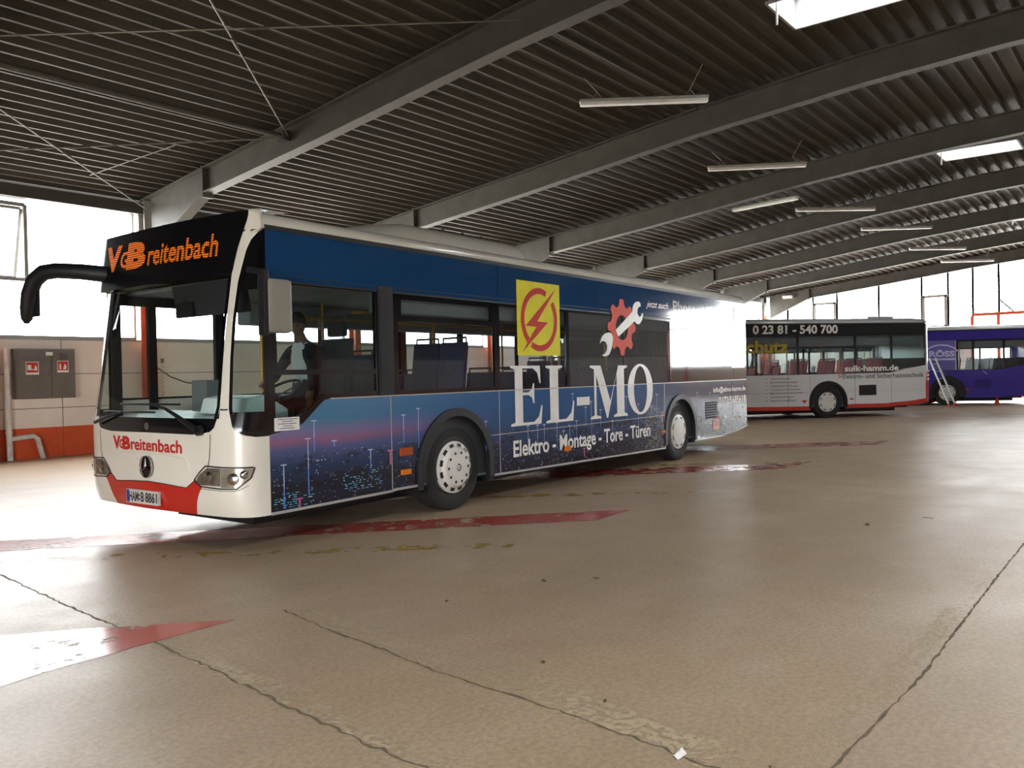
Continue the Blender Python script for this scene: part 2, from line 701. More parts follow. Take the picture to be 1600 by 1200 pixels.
# gable glazing: far end (with a drive-through opening on its right) and near end
def gable(x, ys, y_open, casements):
    for ya, yb in zip(ys, ys[1:]):
        lo = 2.42 if not (y_open[0] < (ya + yb) / 2 < y_open[1]) else 1.76
        za, zb = ztop(ya) - 0.02, ztop(yb) - 0.02
        if yb < -4.1:
            za = zb = 4.97
        fr = MB()
        fr.bar((x, ya, lo), (x, ya, za), 0.09, 0.07)
        fr.bar((x, yb, lo), (x, yb, zb), 0.09, 0.07)
        if abs(ya) < 15 and abs(yb) < 15.2:
            fr.bar((x, ya, 4.97), (x, yb, 4.97), 0.03, 0.025)
        fr.bar((x, ya, 3.93), (x, yb, 3.93), 0.05, 0.035)
        gl = MB().face([(x + .02, ya, lo), (x + .02, yb, lo), (x + .02, yb, zb), (x + .02, ya, za)])
        ca = None
        if any(abs(ya - c) < 0.01 for c in casements):
            ca = MB()
            for a, b in (((ya + .1, 3.4), (ya + .1, 4.95)), ((yb - .1, 3.4), (yb - .1, 4.95)), ((ya, 4.92), (yb, 4.92)), ((ya, 3.43), (yb, 3.43))):
                ca.bar((x - .05, a[0], a[1]), (x - .05, b[0], b[1]), 0.12, 0.12)
        window(fr, gl, ca)


far_y = [17.8, 16.48, 15.1, 13.85, 11.76, 9.74, 8.55, 7.48, 6.39, 4.2, 2.1, 0, -2.1, -4.2, -6.39, -7.45][::-1]
gable(45.2, far_y, (-8.0, 7.5), (13.85, 8.55))
gate = tag(empty('door_frame', (45.0, 0, 0)), 'orange steel frame standing in front of the far glazed gable', 'door frame')
mb = MB().bar((0, 7.5, 3.9), (0, -7.5, 3.9), 0.14, 0.14)
mb.build('lintel', M_orange, gate)
for yy in (7.48, 6.39, -6.4, -7.5):
    MB().bar((0, yy, 0), (0, yy, 3.84), 0.14, 0.14).build('post', M_orange, gate)
MB().bar((0, 6.33, 4.55), (0, 5.78, 3.97), 0.08, 0.08).build('diagonal_brace', M_mull, gate)


# ------------------------------------------------------------------ portal frames
def portal_frame(x, label):
    e = tag(empty('portal_frame', (x, 0, 0)), label, 'roof beam', 'steel portal frames of the hall')
    for sd in (1, -1):
        ys = [0, 1, 2, 3, 4.17, 5.5, 7.44, 9.5, 11.6, 13.4, 15.2]
        web, tf, bf = MB(), MB(), MB()
        for a, b in zip(ys, ys[1:]):
            za, zb = ztop(a), ztop(b)
            web.tri([(dx, sd * q, zz) for dx in (-0.006, 0.006) for q, zz in ((a, za - .49), (b, zb - .49), (b, zb - .02), (a, za - .02))],
                    [(0, 1, 2, 3), (7, 6, 5, 4)])
            bf.bar((0, sd * a, za - .505), (0, sd * b, zb - .505), 0.24, 0.03)
            tf.bar((0, sd * a, za - .012), (0, sd * b, zb - .012), 0.24, 0.022)
        web.build('rafter_web', M_steel, e)
        bf.build('lower_flange', M_steel, e)
        tf.build('upper_flange', M_steel, e)
        h = MB()                                      # haunch: deeper knee between the rafter and the column
        prof_ = [(15.2, 5.26), (17.38, 4.28), (17.38, ztop(17.38) - .02), (15.2, ztop(15.2) - .02)]
        h.tri([(dx, sd * q, zz) for dx in (-.008, .008) for q, zz in prof_], [(0, 1, 2, 3), (7, 6, 5, 4)])
        h.bar((0, sd * 15.2, 5.25), (0, sd * 17.4, 4.27), 0.24, 0.025)
        h.bar((0, sd * 15.2, ztop(15.2) - .012), (0, sd * 17.75, ztop(17.75) - .012), 0.24, 0.022)
        h.build('haunch', M_steel, e)
        p = MB().box(-.12, .12, sd * 15.2 - .03, sd * 15.2 + .03, 5.17, 5.80)
        b = p
        for zz in (5.25, 5.4, 5.6, 5.72):
            for dx in (-.07, .07):
                b.box(dx - .015, dx + .015, sd * 15.2 - .05, sd * 15.2 + .05, zz - .015, zz + .015)
        b.build('end_plate', M_steel, e)
        c = MB().box(-.006, .006, sd * 17.66 - .13, sd * 17.66 + .13, 0, ztop(17.66) - .02)
        c.box(-.10, .10, sd * 17.53 - .012, sd * 17.53 + .012, 0, ztop(17.53) - .04)
        c.box(-.10, .10, sd * 17.78 - .012, sd * 17.78 + .012, 0, ztop(17.78) - .04)
        c.build('column', M_column, e)
        MB().box(-.2, .2, sd * 17.6 - .25, sd * 17.6 + .25, 0, .025).build('base_plate', M_dark, e)
    return e


names = ['grey steel roof frame over the near hall end, behind the camera', 'grey steel roof frame one bay behind the camera',
         'grey steel roof frame over the camera side of the hall', 'nearest grey roof frame carrying the near end of the bracing tubes',
         'wide nearest grey beam in view, ending above the orange destination display',
         'second grey beam in view, dropping behind the white roof hump of the blue bus',
         'third grey beam in view, ending just right of the white roof hump', 'fourth grey beam in view, its knee above the gear emblem of the blue bus',
         'fifth grey beam in view, third from the far glazed gable', 'sixth grey beam in view, next to the last one', 'last grey beam, directly in front of the bright far gable glazing']
frames = [portal_frame(x, n) for x, n in zip(FX, ['grey roof frame in the near end wall behind the camera', names[1], names[2]] + names[4:])]
del frames

# ------------------------------------------------------------------ roof bracing between the two nearest frames
XA, XB = FX[2], FX[3]
N = [(17.55, 5.25), (12.5, 5.86), (7.2, 6.50)]


def rod(y0, z0, x0, y1, z1, x1, label, name='bracing_rod', r=0.014):
    e = tag(empty(name, (x0, y0, z0)), label, 'brace', 'roof bracing rods')
    d = Vector((x1 - x0, y1 - y0, z1 - z0))
    MB().tube([(0, 0, 0), d], r, 8).build('rod', M_rod, e)
    m = d * 0.45
    MB().tube([m - d.normalized() * .16, m + d.normalized() * .16], r * 1.9, 8).build('turnbuckle', M_dark, e)


rod(*N[1], XB, *N[2], XA, 'thin bracing rod rising from the tube end to the top edge of the photo')
rod(*N[2], XB, *N[1], XA, 'dark bracing rod crossing the ceiling nearest the top left corner')
rod(*N[1], XB, *N[0], XA, 'dark bracing rod meeting the nearest beam at the tube end, sloping down left')
rod(*N[0], XB, *N[1], XA, 'pale bracing rod running down to the top of the nearest column')
t = tag(empty('bracing_tube', (XA, 12.5, 5.86)), 'thick grey steel tube under the ribbed ceiling at upper left', 'brace')
MB().tube([(.15, 0, 0), (XB - XA - .15, 0, 0)], .05, 14).build('tube', M_steel, t, smooth=True)
for dx in (.05, XB - XA - .2):
    MB().box(dx, dx + .16, -.09, .09, -.08, .10).build('bracket', M_dark, t)
t = tag(empty('hanger_wire', (7.49, 16.09, 5.44)), 'thin pale wire between two bracing rods above the left window', 'wire')
MB().tube([(0, 0, 0), (.49, -2.22, .26)], .008, 6).build('wire', M_rod, t)
t = tag(empty('conduit', (10.2, 7.2, 6.6)), 'thin grey cable conduit along the ceiling behind the first hanging lamp', 'conduit')
MB().tube([(0, 0, 0), (4.9, 0, 0)], .02, 8).build('pipe', M_rod, t)

# ------------------------------------------------------------------ skylights
M_curb = mat('curb_grey', '8f8f8d', 0.5)
M_opal = glass_mat('skylight_opal', (0.92, 0.94, 0.95), 0.05, 0.1)
sk_names = {0: ('added unseen white framed skylight above the camera, nearer than the first lamp', ''), 1: ('large bright skylight at the top edge, above the hanging lamps', ''),
            2: ('bright skylight at the right edge between the third and fourth beams', ''), 3: ('small far skylight at the right edge, in the farthest lit bay', '')}
for sd, lst in ((1, SKYL), (-1, ADDED_SKYR)):
    for k, (xa, xb) in enumerate(lst):
        y0, y1 = (SKY_Y0, SKY_Y1) if sd > 0 else (-SKY_Y1, -SKY_Y0)
        zl, zh = min(ztop(y0), ztop(y1)), max(ztop(y0), ztop(y1))
        zt = zh + .42
        lb = sk_names[k][0] if sd > 0 else 'added skylight in the unseen right half of the roof, ' + ['nearest', 'second', 'third', 'fourth', 'fifth', 'sixth', 'seventh', 'farthest'][k] + ' of its row'
        e = tag(empty('skylight', ((xa + xb) / 2, (y0 + y1) / 2, zl)), lb, 'skylight', 'roof skylights')
        hx, hy = (xb - xa) / 2, (y1 - y0) / 2
        cb = MB()
        for s2 in (-1, 1):
            cb.box(s2 * hx - .02, s2 * hx + .02, -hy, hy, -.02 if s2 else 0, zt - zl)
            cb.box(-hx, hx, s2 * hy - .02, s2 * hy + .02, -.02, zt - zl)
        cb.build('curb', M_curb, e)
        fr = MB()
        for s2 in (-1, 1):
            fr.bar((s2 * (hx - .05), -hy, zt - zl - .05), (s2 * (hx - .05), hy, zt - zl - .05), .06, .06)
            fr.bar((-hx, s2 * (hy - .05), zt - zl - .05), (hx, s2 * (hy - .05), zt - zl - .05), .06, .06)
        fr.build('sash', M_white, e)
        MB().grid(lambda a, b: (-hx + 2 * hx * a, -hy + 2 * hy * b, zt - zl + .16 * math.sin(math.pi * a) * math.sin(math.pi * b)), 8, 8).build('dome', M_opal, e, smooth=True)
        MB().tube([(-hx + .1, hy - .12, zt - zl - .1), (-hx + .1, hy - .12, -.32)], .018, 8).build('opener_rod', M_white, e)
        portal('daylight_skylight', ((xa + xb) / 2, (y0 + y1) / 2, zt + .2), (0, 0, 0), xb - xa, y1 - y0)

# ------------------------------------------------------------------ hanging lamps
M_lens = mat('lamp_lens', 'f0efe8', 0.3)
M_wire = mat('hanger_wire_grey', '9a968a', .5)
M_lampbody = mat('lamp_body', 'a9a8a2', 0.4)


def lamp(a, b, z, label, wires=True):
    a, b = Vector(a), Vector(b)
    c, d = (a + b) / 2, b - a
    L = d.length
    e = tag(empty('hanging_lamp', (c.x, c.y, z), math.atan2(d.y, d.x)), label, 'lamp', 'unlit tube lamps hanging from the roof')
    MB().box(-L / 2, L / 2, -.07, .07, .03, .075).build('housing', M_lampbody, e, bevel=.01)
    MB().box(-L / 2 + .01, L / 2 - .01, -.065, .065, -.035, .03).build('diffuser', M_lens, e, bevel=.02)
    for k in range(6):
        x = -L / 2 + L * (k + .5) / 6
        MB().box(x - .02, x + .02, -.075, .075, .06, .09).build('clip', M_rod, e)
    for s2 in ((-1, 1) if wires else ()):
        xw = s2 * L * .36
        r = Matrix.Rotation(math.atan2(d.y, d.x), 3, 'Z')
        tip = Vector((xw + s2 * .22, 0, 0))
        wy = c.y + (r @ tip).y
        top = ztop(wy) - z
        MB().tube([(xw - .1, 0, .08), (xw, 0, .2), (xw + .1, 0, .08)], .009, 6).build('hanger', M_rod, e)
        MB().tube([(xw, 0, .2), (xw + s2 * .22, 0, top + .02)], .009, 6).build('wire', M_wire, e)


LZ = 6.16
for a, b, nm in (((12.16, 8.03), (13.46, 6.23), 'nearest and largest pale tube lamp hanging in the first bay'),
                 ((18.09, 8.42), (19.28, 6.54), 'second pale tube lamp from the camera, in front of the third beam'),
                 ((24.53, 8.66), (26.05, 6.83), 'third pale hanging tube lamp, counted from the camera'),
                 ((29.53, 8.22), (30.9, 6.30), 'fourth pale hanging tube lamp, counted from the camera'),
                 ((35.94, 8.17), (37.5, 6.43), 'fifth hanging tube lamp, in front of the next to last beam'),
                 ((41.37, 8.1), (42.76, 6.22), 'farthest hanging tube lamp, in front of the last beam')):
    lamp(a, b, LZ, nm)
lamp((22.55, 9.75), (22.15, 7.75), 6.02, 'dim tube lamp running along beside the third beam', True)
e = tag(empty('emergency_light', (44.74, 16.3, 5.38)), 'small white box light fixed high on the last beam haunch', 'lamp')
MB().box(-.09, 0.16, -.28, .28, -.07, .09).build('case', M_white, e, bevel=.015)
MB().box(-.11, -.09, -.24, .24, -.04, .06).build('cover', M_lens, e)

# ------------------------------------------------------------------ things on the window wall
cab = tag(empty('fire_hose_cabinet', (6.72, 17.9, 1.2)), 'brown-grey steel fire hose cabinet with two red signs on the wall', 'cabinet')
M_cab = mat('cabinet_steel', '6d655e', 0.5)
M_red = mat('sign_red', 'c02a1c', 0.45)
MB().box(0, 1.12, -.2, 0, 0, 1.0).build('body', M_cab, cab, bevel=.008)
for x0, x1 in ((.02, .645), (.655, 1.10)):
    d = MB().box(x0, x1, -.218, -.2, .02, .98).build('door', M_cab, cab, bevel=.005)
    if x0 < .1:
        MB().lathe((.62, -.23, .5), [(0, -.012), (.028, -.012), (.03, .012)], 16).build('lock', M_rod, d)
MB().box(.55, .68, -.224, -.218, .86, .93).build('name_plate', M_white, cab)
MB().box(.82, .97, -.224, -.218, .77, .91).build('vent', mat('vent_grey', '595452', .6), cab)


def fire_sign(x, z, s, kind):
    o = MB().box(x, x + s, -.224, -.219, z, z + s * 1.06).build('sign', M_white, cab)
    MB().box(x + .012, x + s - .012, -.226, -.224, z + .04, z + s * 1.06 - .012).build('sign_field', M_red, o)
    p = MB()
    if kind:                                        # hose reel with a flame beside it
        p.box(x + .03, x + .10, -.228, -.226, z + .09, z + .19).box(x + .10, x + .14, -.228, -.226, z + .09, z + .11)
        p.poly([[(x + .15, z + .08), (x + .2, z + .08), (x + .21, z + .13), (x + .18, z + .19), (x + .16, z + .14)]], lambda a, b, t: (a, -.228, b))
    else:                                           # extinguisher with a flame beside it
        p.box(x + .04, x + .075, -.228, -.226, z + .06, z + .15).box(x + .05, x + .065, -.228, -.226, z + .15, z + .18)
        p.poly([[(x + .11, z + .06), (x + .17, z + .06), (x + .18, z + .12), (x + .15, z + .18), (x + .125, z + .12)]], lambda a, b, t: (a, -.228, b))
    p.build('pictogram', M_white, o)


fire_sign(.17, .48, .24, 1)
fire_sign(.76, .52, .22, 0)
pipe = tag(empty('drainpipe', (6.62, 17.82, 0)), 'white painted drainpipe with a low side branch beside the cabinet', 'pipe')
M_pipe = mat('pipe_paint', 'd9d2cb', 0.5, var=.15, scale=9)
MB().tube([(0, 0, 0), (-.02, 0, 1.0), (-.02, 0, 2.12), (-.02, 0, 2.2)], .055, 16).build('riser', M_pipe, pipe, smooth=True)
MB().tube([(0, -.02, .42), (.42, -.02, .46), (.5, -.02, .40), (.6, -.02, 0)], .05, 14).build('side_branch', M_pipe, pipe, smooth=True)
for zz in (.55, 1.25):
    MB().lathe((-.01, 0, zz), [(.055, -.03), (.064, -.03), (.064, .03), (.055, .03)], 16, 'z').build('collar', M_pipe, pipe)
post = MB().box(6.05, 6.36, 17.6, 17.9, 0, 2.38).build('wall_post', mat('post_pink', 'c79d92', .6, var=.2, scale=4))
tag(post, 'narrow pinkish wall post at the left photo edge beside the drainpipe', 'post')
hose = tag(empty('coiled_air_hose', (9.60, 17.46, 0)), 'coiled pale air hose hanging on the orange column behind the windscreen', 'hose')
MB().tube([(.03 * math.cos(a * .7), .03 * math.sin(a * .7), 1.9 - a * .0095) for a in range(0, 130)], .008, 6).build('coil', mat('hose_pale', 'c9a08c', .5), hose)
MB().lathe((0, 0, 1.95), [(0, -.05), (.035, -.05), (.035, .05), (0, .05)], 12, 'z').build('coupling', M_rod, hose)
cable = tag(empty('wall_cable', (9.7, 17.86, 1.7)), 'dark cable sagging along the wall behind the windscreen', 'cable')
MB().tube([(0, 0, .1), (.3, 0, -.1), (.7, 0, -.25), (1.1, 0, -.28), (1.5, 0, -.2)], .012, 8).build('cord', mat('black_rubber', '1d1c1c', .5), cable)

# ------------------------------------------------------------------ floor markings, joints and litter
M_redpaint = paint_material('red_floor_paint', lin('c25a50'), 0.845)
M_redworn = paint_material('worn_red_floor_paint', lin('a84a44'), 0.80)
M_yellow = paint_material('worn_yellow_floor_paint', lin('bd9f52'), 0.685)
M_joint = mat('joint_dirt', '6a5c48', .85, var=.3, scale=20)


def wobble(poly, amp, step):
    out = []
    for (a, b), (c, d) in zip(poly, poly[1:] + poly[:1]):
        n = max(1, int(math.hypot(c - a, d - b) / step))
        for i in range(n):
            t = i / n
            out.append((a + (c - a) * t + random.uniform(-amp, amp), b + (d - b) * t + random.uniform(-amp, amp)))
    return out


def marking(name, poly, m, label, z=.002, group='hatched floor stripes'):
    o = MB().poly([wobble(poly, .018, .15)], lambda a, b, t: (a, b, z)).build(name, m)
    tag(o, label, 'floor marking', group)


marking('floor_stripe', [(7.86, 4.62), (7.12, 4.58), (1.0, 10.0), (1.8, 10.0)], M_redpaint, 'red floor stripe running under the front of the blue bus')
marking('floor_stripe', [(2.95, 4.6), (1.15, 4.56), (-3.5, 8.7), (-2.4, 9.4)], M_redpaint, 'glossy red floor stripe with its tip in the left foreground')
marking('floor_stripe', [(13.3, 4.52), (12.3, 4.55), (8.2, 8.3), (9.2, 8.5)], M_redworn, 'worn red floor stripe beside the rear wheel of the blue bus')
marking('floor_stripe', [(17.9, 4.5), (16.8, 4.5), (13.2, 8.0), (14.3, 8.2)], M_redworn, 'faded red floor stripe behind the rear of the blue bus')
marking('yellow_line', [(5.85, 4.48), (5.6, 4.48), (1.6, 9.0), (1.8, 9.15)], M_yellow, 'flaking yellow line nearest the front wheel', .003, 'yellow floor lines')
marking('yellow_line', [(9.7, 4.48), (9.45, 4.48), (6.6, 7.8), (6.8, 7.95)], M_yellow, 'flaking yellow line in the middle of the floor beside the bus', .003, 'yellow floor lines')
marking('yellow_line', [(13.6, 4.48), (13.35, 4.48), (10.5, 7.8), (10.7, 7.95)], M_yellow, 'flaking yellow line near the rear wheel', .003, 'yellow floor lines')


def joint(pts, wd, seed, amp=.012):
    rnd = random.Random(seed)
    P = []
    for (a, b), (c, d) in zip(pts, pts[1:]):
        n = max(2, int(math.hypot(c - a, d - b) / .05))
        P += [(a + (c - a) * i / n + rnd.uniform(-amp, amp), b + (d - b) * i / n + rnd.uniform(-amp, amp)) for i in range(n)]
    mb = MB()
    prev = None
    for p, q in zip(P, P[1:]):
        d = Vector((q[0] - p[0], q[1] - p[1])).normalized()
        n = Vector((-d.y, d.x))
        hw = wd * rnd.uniform(.25, 1.0)
        cur = ((p[0] + n.x * hw, p[1] + n.y * hw, .0015), (p[0] - n.x * hw, p[1] - n.y * hw, .0015))
        if prev:
            mb.face([prev[0], cur[0], cur[1], prev[1]])
        prev = cur
    structure(mb.build('floor_joint', M_joint))


joint([(2.66, 9.2), (2.59, 7.24), (2.5, 5.91), (2.43, 4.6), (2.38, 3.92), (2.33, 3.46), (2.26, 2.6), (2.2, 1.0)], .010, 1)
joint([(3.26, 4.5), (3.17, 4.0), (3.1, 3.4), (3.02, 2.9), (2.98, 2.0), (2.9, 1.45), (2.86, .9)], .010, 2)
joint([(2.6, 1.03), (4.3, .96), (6.7, .98), (8.1, .98), (12, 1.0), (18, 1.0)], .010, 3, .004)

M_dust = paint_material('sandy_dust', lin('bda98a'), 0.70, .8, 26)
for k, pl_ in enumerate([[(3.3, 4.4), (3.15, 3.6), (2.98, 2.4), (2.86, 1.2), (3.05, 1.1), (3.22, 2.2), (3.35, 3.4), (3.42, 4.4)], [(2.48, 5.4), (2.3, 3.4), (2.2, 2.2), (2.3, 2.1), (2.45, 3.4), (2.6, 5.4)],
                         [(2.7, 1.02), (4.6, .98), (6.5, .99), (6.5, 1.06), (4.6, 1.12), (2.7, 1.22)]]):
    structure(MB().poly([wobble(pl_, .03, .12)], lambda a, b, t: (a, b, .0012)).build('floor_dust', M_dust))
M_leaf = mat('dry_leaf', '5b4a38', .8)
for k, (x, y, s, a) in enumerate([(4.01, 3.77, .022, .3), (4.81, 3.56, .03, 1.1), (5.08, 3.29, .025, 2.0), (3.44, 2.56, .022, .8), (3.19, 2.03, .018, .4), (8.25, 2.28, .05, .2), (8.9, 1.89, .05, 1.9)]):
    mb = MB()
    mb.grid(lambda u, v: (s * (u - .5) * 2, s * .45 * math.sin(math.pi * u) * (v - .5) * 2, .002 + .006 * abs(v - .5) + .004 * u), 6, 2)
    o = mb.build('dry_leaf', M_leaf)
    o.location, o.rotation_euler = (x, y, 0), (0, 0, a)
    tag(o, ['dry leaf lying alone in the middle foreground, leftmost of the specks', 'dry leaf beside a paler one in mid floor', 'pale dry leaf right of the pair in mid floor',
            'dry leaf on the bare foreground floor, lower middle', 'dry leaf nearest the foreground joint', 'dark leaf far out on the right floor, left one of two', 'dark leaf far out on the right floor, right one of two'][k], 'leaf', 'dry leaves on the floor')
o = MB().tri([(-.035, -.012, .003), (.03, -.016, .004), (.04, .01, .02), (-.02, .014, .008), (.0, .0, .022)], [(0, 1, 4), (1, 2, 4), (2, 3, 4), (3, 0, 4)]).build('paper_scrap', M_white)
o.location = (2.9, 1.51, 0)
tag(o, 'small crumpled white paper scrap on the floor at the lower photo edge', 'litter')

# ------------------------------------------------------------------ buses: shared shell
# bus frame: X runs back from the nose, Y from the left (driver's) side to the right side, Z up
BW, BL = 2.55, 11.77
NOSE = [(0.20, 0), (0.08, .006), (0.0, .035), (-.058, .09), (-.098, .17), (-.122, .27), (-.138, .42), (-.158, .7), (-.174, 1.0), (-.18, 1.275)]
NOSE = NOSE + [(u, BW - v) for u, v in NOSE[-2::-1]]


def catmull(P, n=24):
    Q = [(2 * P[0][0] - P[1][0], 2 * P[0][1] - P[1][1])] + P + [(2 * P[-1][0] - P[-2][0], 2 * P[-1][1] - P[-2][1])]
    o = []
    for i in range(1, len(Q) - 2):
        a, b, c, d = Q[i - 1:i + 3]
        for k in range(n):
            t = k / n
            o.append(tuple(.5 * (2 * b[j] + (c[j] - a[j]) * t + (2 * a[j] - 5 * b[j] + 4 * c[j] - d[j]) * t * t + (3 * b[j] - a[j] - 3 * c[j] + d[j]) * t ** 3) for j in (0, 1)))
    o.append(P[-1])
    return o


CUR = catmull(NOSE)
ARC = [0.0]
for a, b in zip(CUR, CUR[1:]):
    ARC.append(ARC[-1] + math.hypot(b[0] - a[0], b[1] - a[1]))
ST = ARC[-1]


def on_nose(s):
    s = min(max(s, 0), ST)
    lo, hi = 0, len(ARC) - 1
    while hi - lo > 1:
        m = (lo + hi) // 2
        if ARC[m] <= s:
            lo = m
        else:
            hi = m
    t = (s - ARC[lo]) / (ARC[hi] - ARC[lo])
    return CUR[lo][0] + (CUR[hi][0] - CUR[lo][0]) * t, CUR[lo][1] + (CUR[hi][1] - CUR[lo][1]) * t


def s_of_v(v):
    lo, hi = 0.0, ST
    for _ in range(30):
        m = (lo + hi) / 2
        if on_nose(m)[1] < v:
            lo = m
        else:
            hi = m
    return lo


def lean(z):
    return .26 * max(0, (z - 1.05) / 1.8) + (.055 * ((.55 - z) / .25) ** 2 if z < .55 else 0)


def nose0(s, z):
    u, v = on_nose(s)
    k = min(1, max(0, (.2 - u) / .285))
    k = k * k * (3 - 2 * k)
    return Vector((u + lean(z) * k, v, z))


def nose(s, z, off=0.0):
    p = nose0(s, z)
    if off:
        ds = nose0(min(s + .01, ST), z) - nose0(max(s - .01, 0), z)
        dz = nose0(s, z + .01) - nose0(s, z - .01)
        n = ds.cross(dz).normalized()
        if n.x > 0.2 and .3 < s < ST - .3:
            n = -n
        if s <= .3 and n.y > 0:
            n = -n
        if s >= ST - .3 and n.y < 0:
            n = -n
        p = p + n * off
    return p


def nribbon(mb, pts, wd, off, step=.04):
    """narrow strip following a line of (s, z) points on the nose"""
    P = []
    for (a, b), (c, d) in zip(pts, pts[1:]):
        n = max(1, int(math.hypot(c - a, d - b) / step))
        P += [(a + (c - a) * i / n, b + (d - b) * i / n) for i in range(n)]
    P.append(pts[-1])
    L = []
    for i, p in enumerate(P):
        q, r = P[max(0, i - 1)], P[min(len(P) - 1, i + 1)]
        dx, dz = r[0] - q[0], r[1] - q[1]
        k = math.hypot(dx, dz) or 1
        nx, nz_ = -dz / k * wd / 2, dx / k * wd / 2
        L.append((nose(p[0] + nx, p[1] + nz_, off), nose(p[0] - nx, p[1] - nz_, off)))
    for (a, b), (c, d) in zip(L, L[1:]):
        mb.face([a, c, d, b])


def nfill(mb, loop, off, n=10):
    """filled outline on the nose: loop given as left edge and right edge tables over z"""
    zs = loop[0]
    fl, fr = loop[1], loop[2]
    nz = max(2, int((zs[1] - zs[0]) / .03))
    mb.grid(lambda a, b: nose(fl(zs[0] + (zs[1] - zs[0]) * b) * (1 - a) + fr(zs[0] + (zs[1] - zs[0]) * b) * a, zs[0] + (zs[1] - zs[0]) * b, off), n, nz)


def sign_pt(v, z, off=0.0):
    """destination sign: flatter than the nose on its right end, then round the corner to the side"""
    if v <= 1.275:
        return nose(s_of_v(v), z, off)
    if v <= 2.50:
        return Vector((-.18 + .048 * ((v - 1.275) / 1.225) ** 2 + lean(z) - off, v, z))
    u0, t = -.132 + lean(z), v - 2.50
    if t < .07:
        a = t / .07 * math.pi / 2
        return Vector((u0 + .05 * (1 - math.cos(a)) - off * math.cos(a), 2.50 + .05 * math.sin(a) + off * math.sin(a), z))
    return Vector((u0 + .05 + (t - .07), BW + off, z))


MASKTOP = [(0, 1.005), (.134, 1.005), (.246, 1.025), (.335, 1.09), (.387, 1.245), (.484, 1.245), (.529, 1.09), (.58, 1.052), (.663, 1.04), (.81, 1.025), (1.486, 1.03)]
PILA = [(1.005, .134), (1.025, .246), (1.09, .335), (1.245, .387), (1.68, .425), (2.01, .44), (2.345, .425), (2.62, .372), (2.72, .33), (2.77, .27), (2.80, .0)]
PILB = [(1.04, .663), (1.09, .529), (1.245, .484), (1.6, .502), (1.905, .514), (2.405, .507), (2.655, .462), (2.9, .387)]


def masktop(s):
    return interp(min(s, ST - s), MASKTOP)


def pa(z):
    return interp(z, PILA)


def pb(z):
    return interp(z, PILB)


# ---- shared bus materials
def car_paint(name, col, rough=.28, coat=.6, var=.03):
    return mat(name, col, rough, var=var, scale=2.0, coat=coat)


M_cream = car_paint('bus_white', 'e6e0d2')
M_blk = mat('gloss_black', '0c0c10', .12, var=.1, coat=.3)
M_sign = mat('sign_glass_black', '101013', .30, spec=.25, var=.1)
M_mblk = mat('matt_black_plastic', '17171a', .5)
M_tyre = mat('tyre_rubber', '232221', .75, bump=.15, bscale=90)
M_hub = mat('hub_cap_white', 'dcd8d0', .35)
M_redp = car_paint('bus_red', 'c0281d')
M_grey = mat('interior_grey', '6a6d70', .6)
M_dgrey = mat('interior_dark', '2b2d30', .6)
M_ceil = mat('interior_ceiling', '82868a', .6)
M_dash = mat('dashboard_grey', 'e2ecea', .5)
M_seatb = mat('seat_blue', '2c3350', .8, var=.3, scale=30)
M_seatr = mat('seat_red', '8e2f34', .8, var=.25, scale=30)
M_yel = mat('handrail_yellow', 'c9952a', .4)
M_chrome = mat('chrome', 'cfd0d2', .12, 1.0)
M_lampglass = mat('lamp_reflector', 'b9b2a2', .15, .65, var=.3, scale=14)
M_amber = mat('amber_lens', 'e07a1a', .2)
M_ambdark = mat('amber_lens_dark', 'a8481c', .2)
M_text = mat('white_lettering', 'f2f0ec', .25)
M_textg = mat('glossy_white_lettering', 'e8e8e6', .06, coat=.6)
M_txtblk = mat('dark_lettering', '2e2f33', .4)
M_ws = glass_mat('windscreen_glass', (.92, .97, .95), .03, .01)
M_side = glass_mat('side_glass', (.74, .80, .81), .045, .01)
M_film = glass_mat('filmed_glass', (.50, .52, .53), .05, .02, lin('8c8e90'), .34)
M_cabglass = glass_mat('cab_glass', (.60, .72, .70), .045, .01)


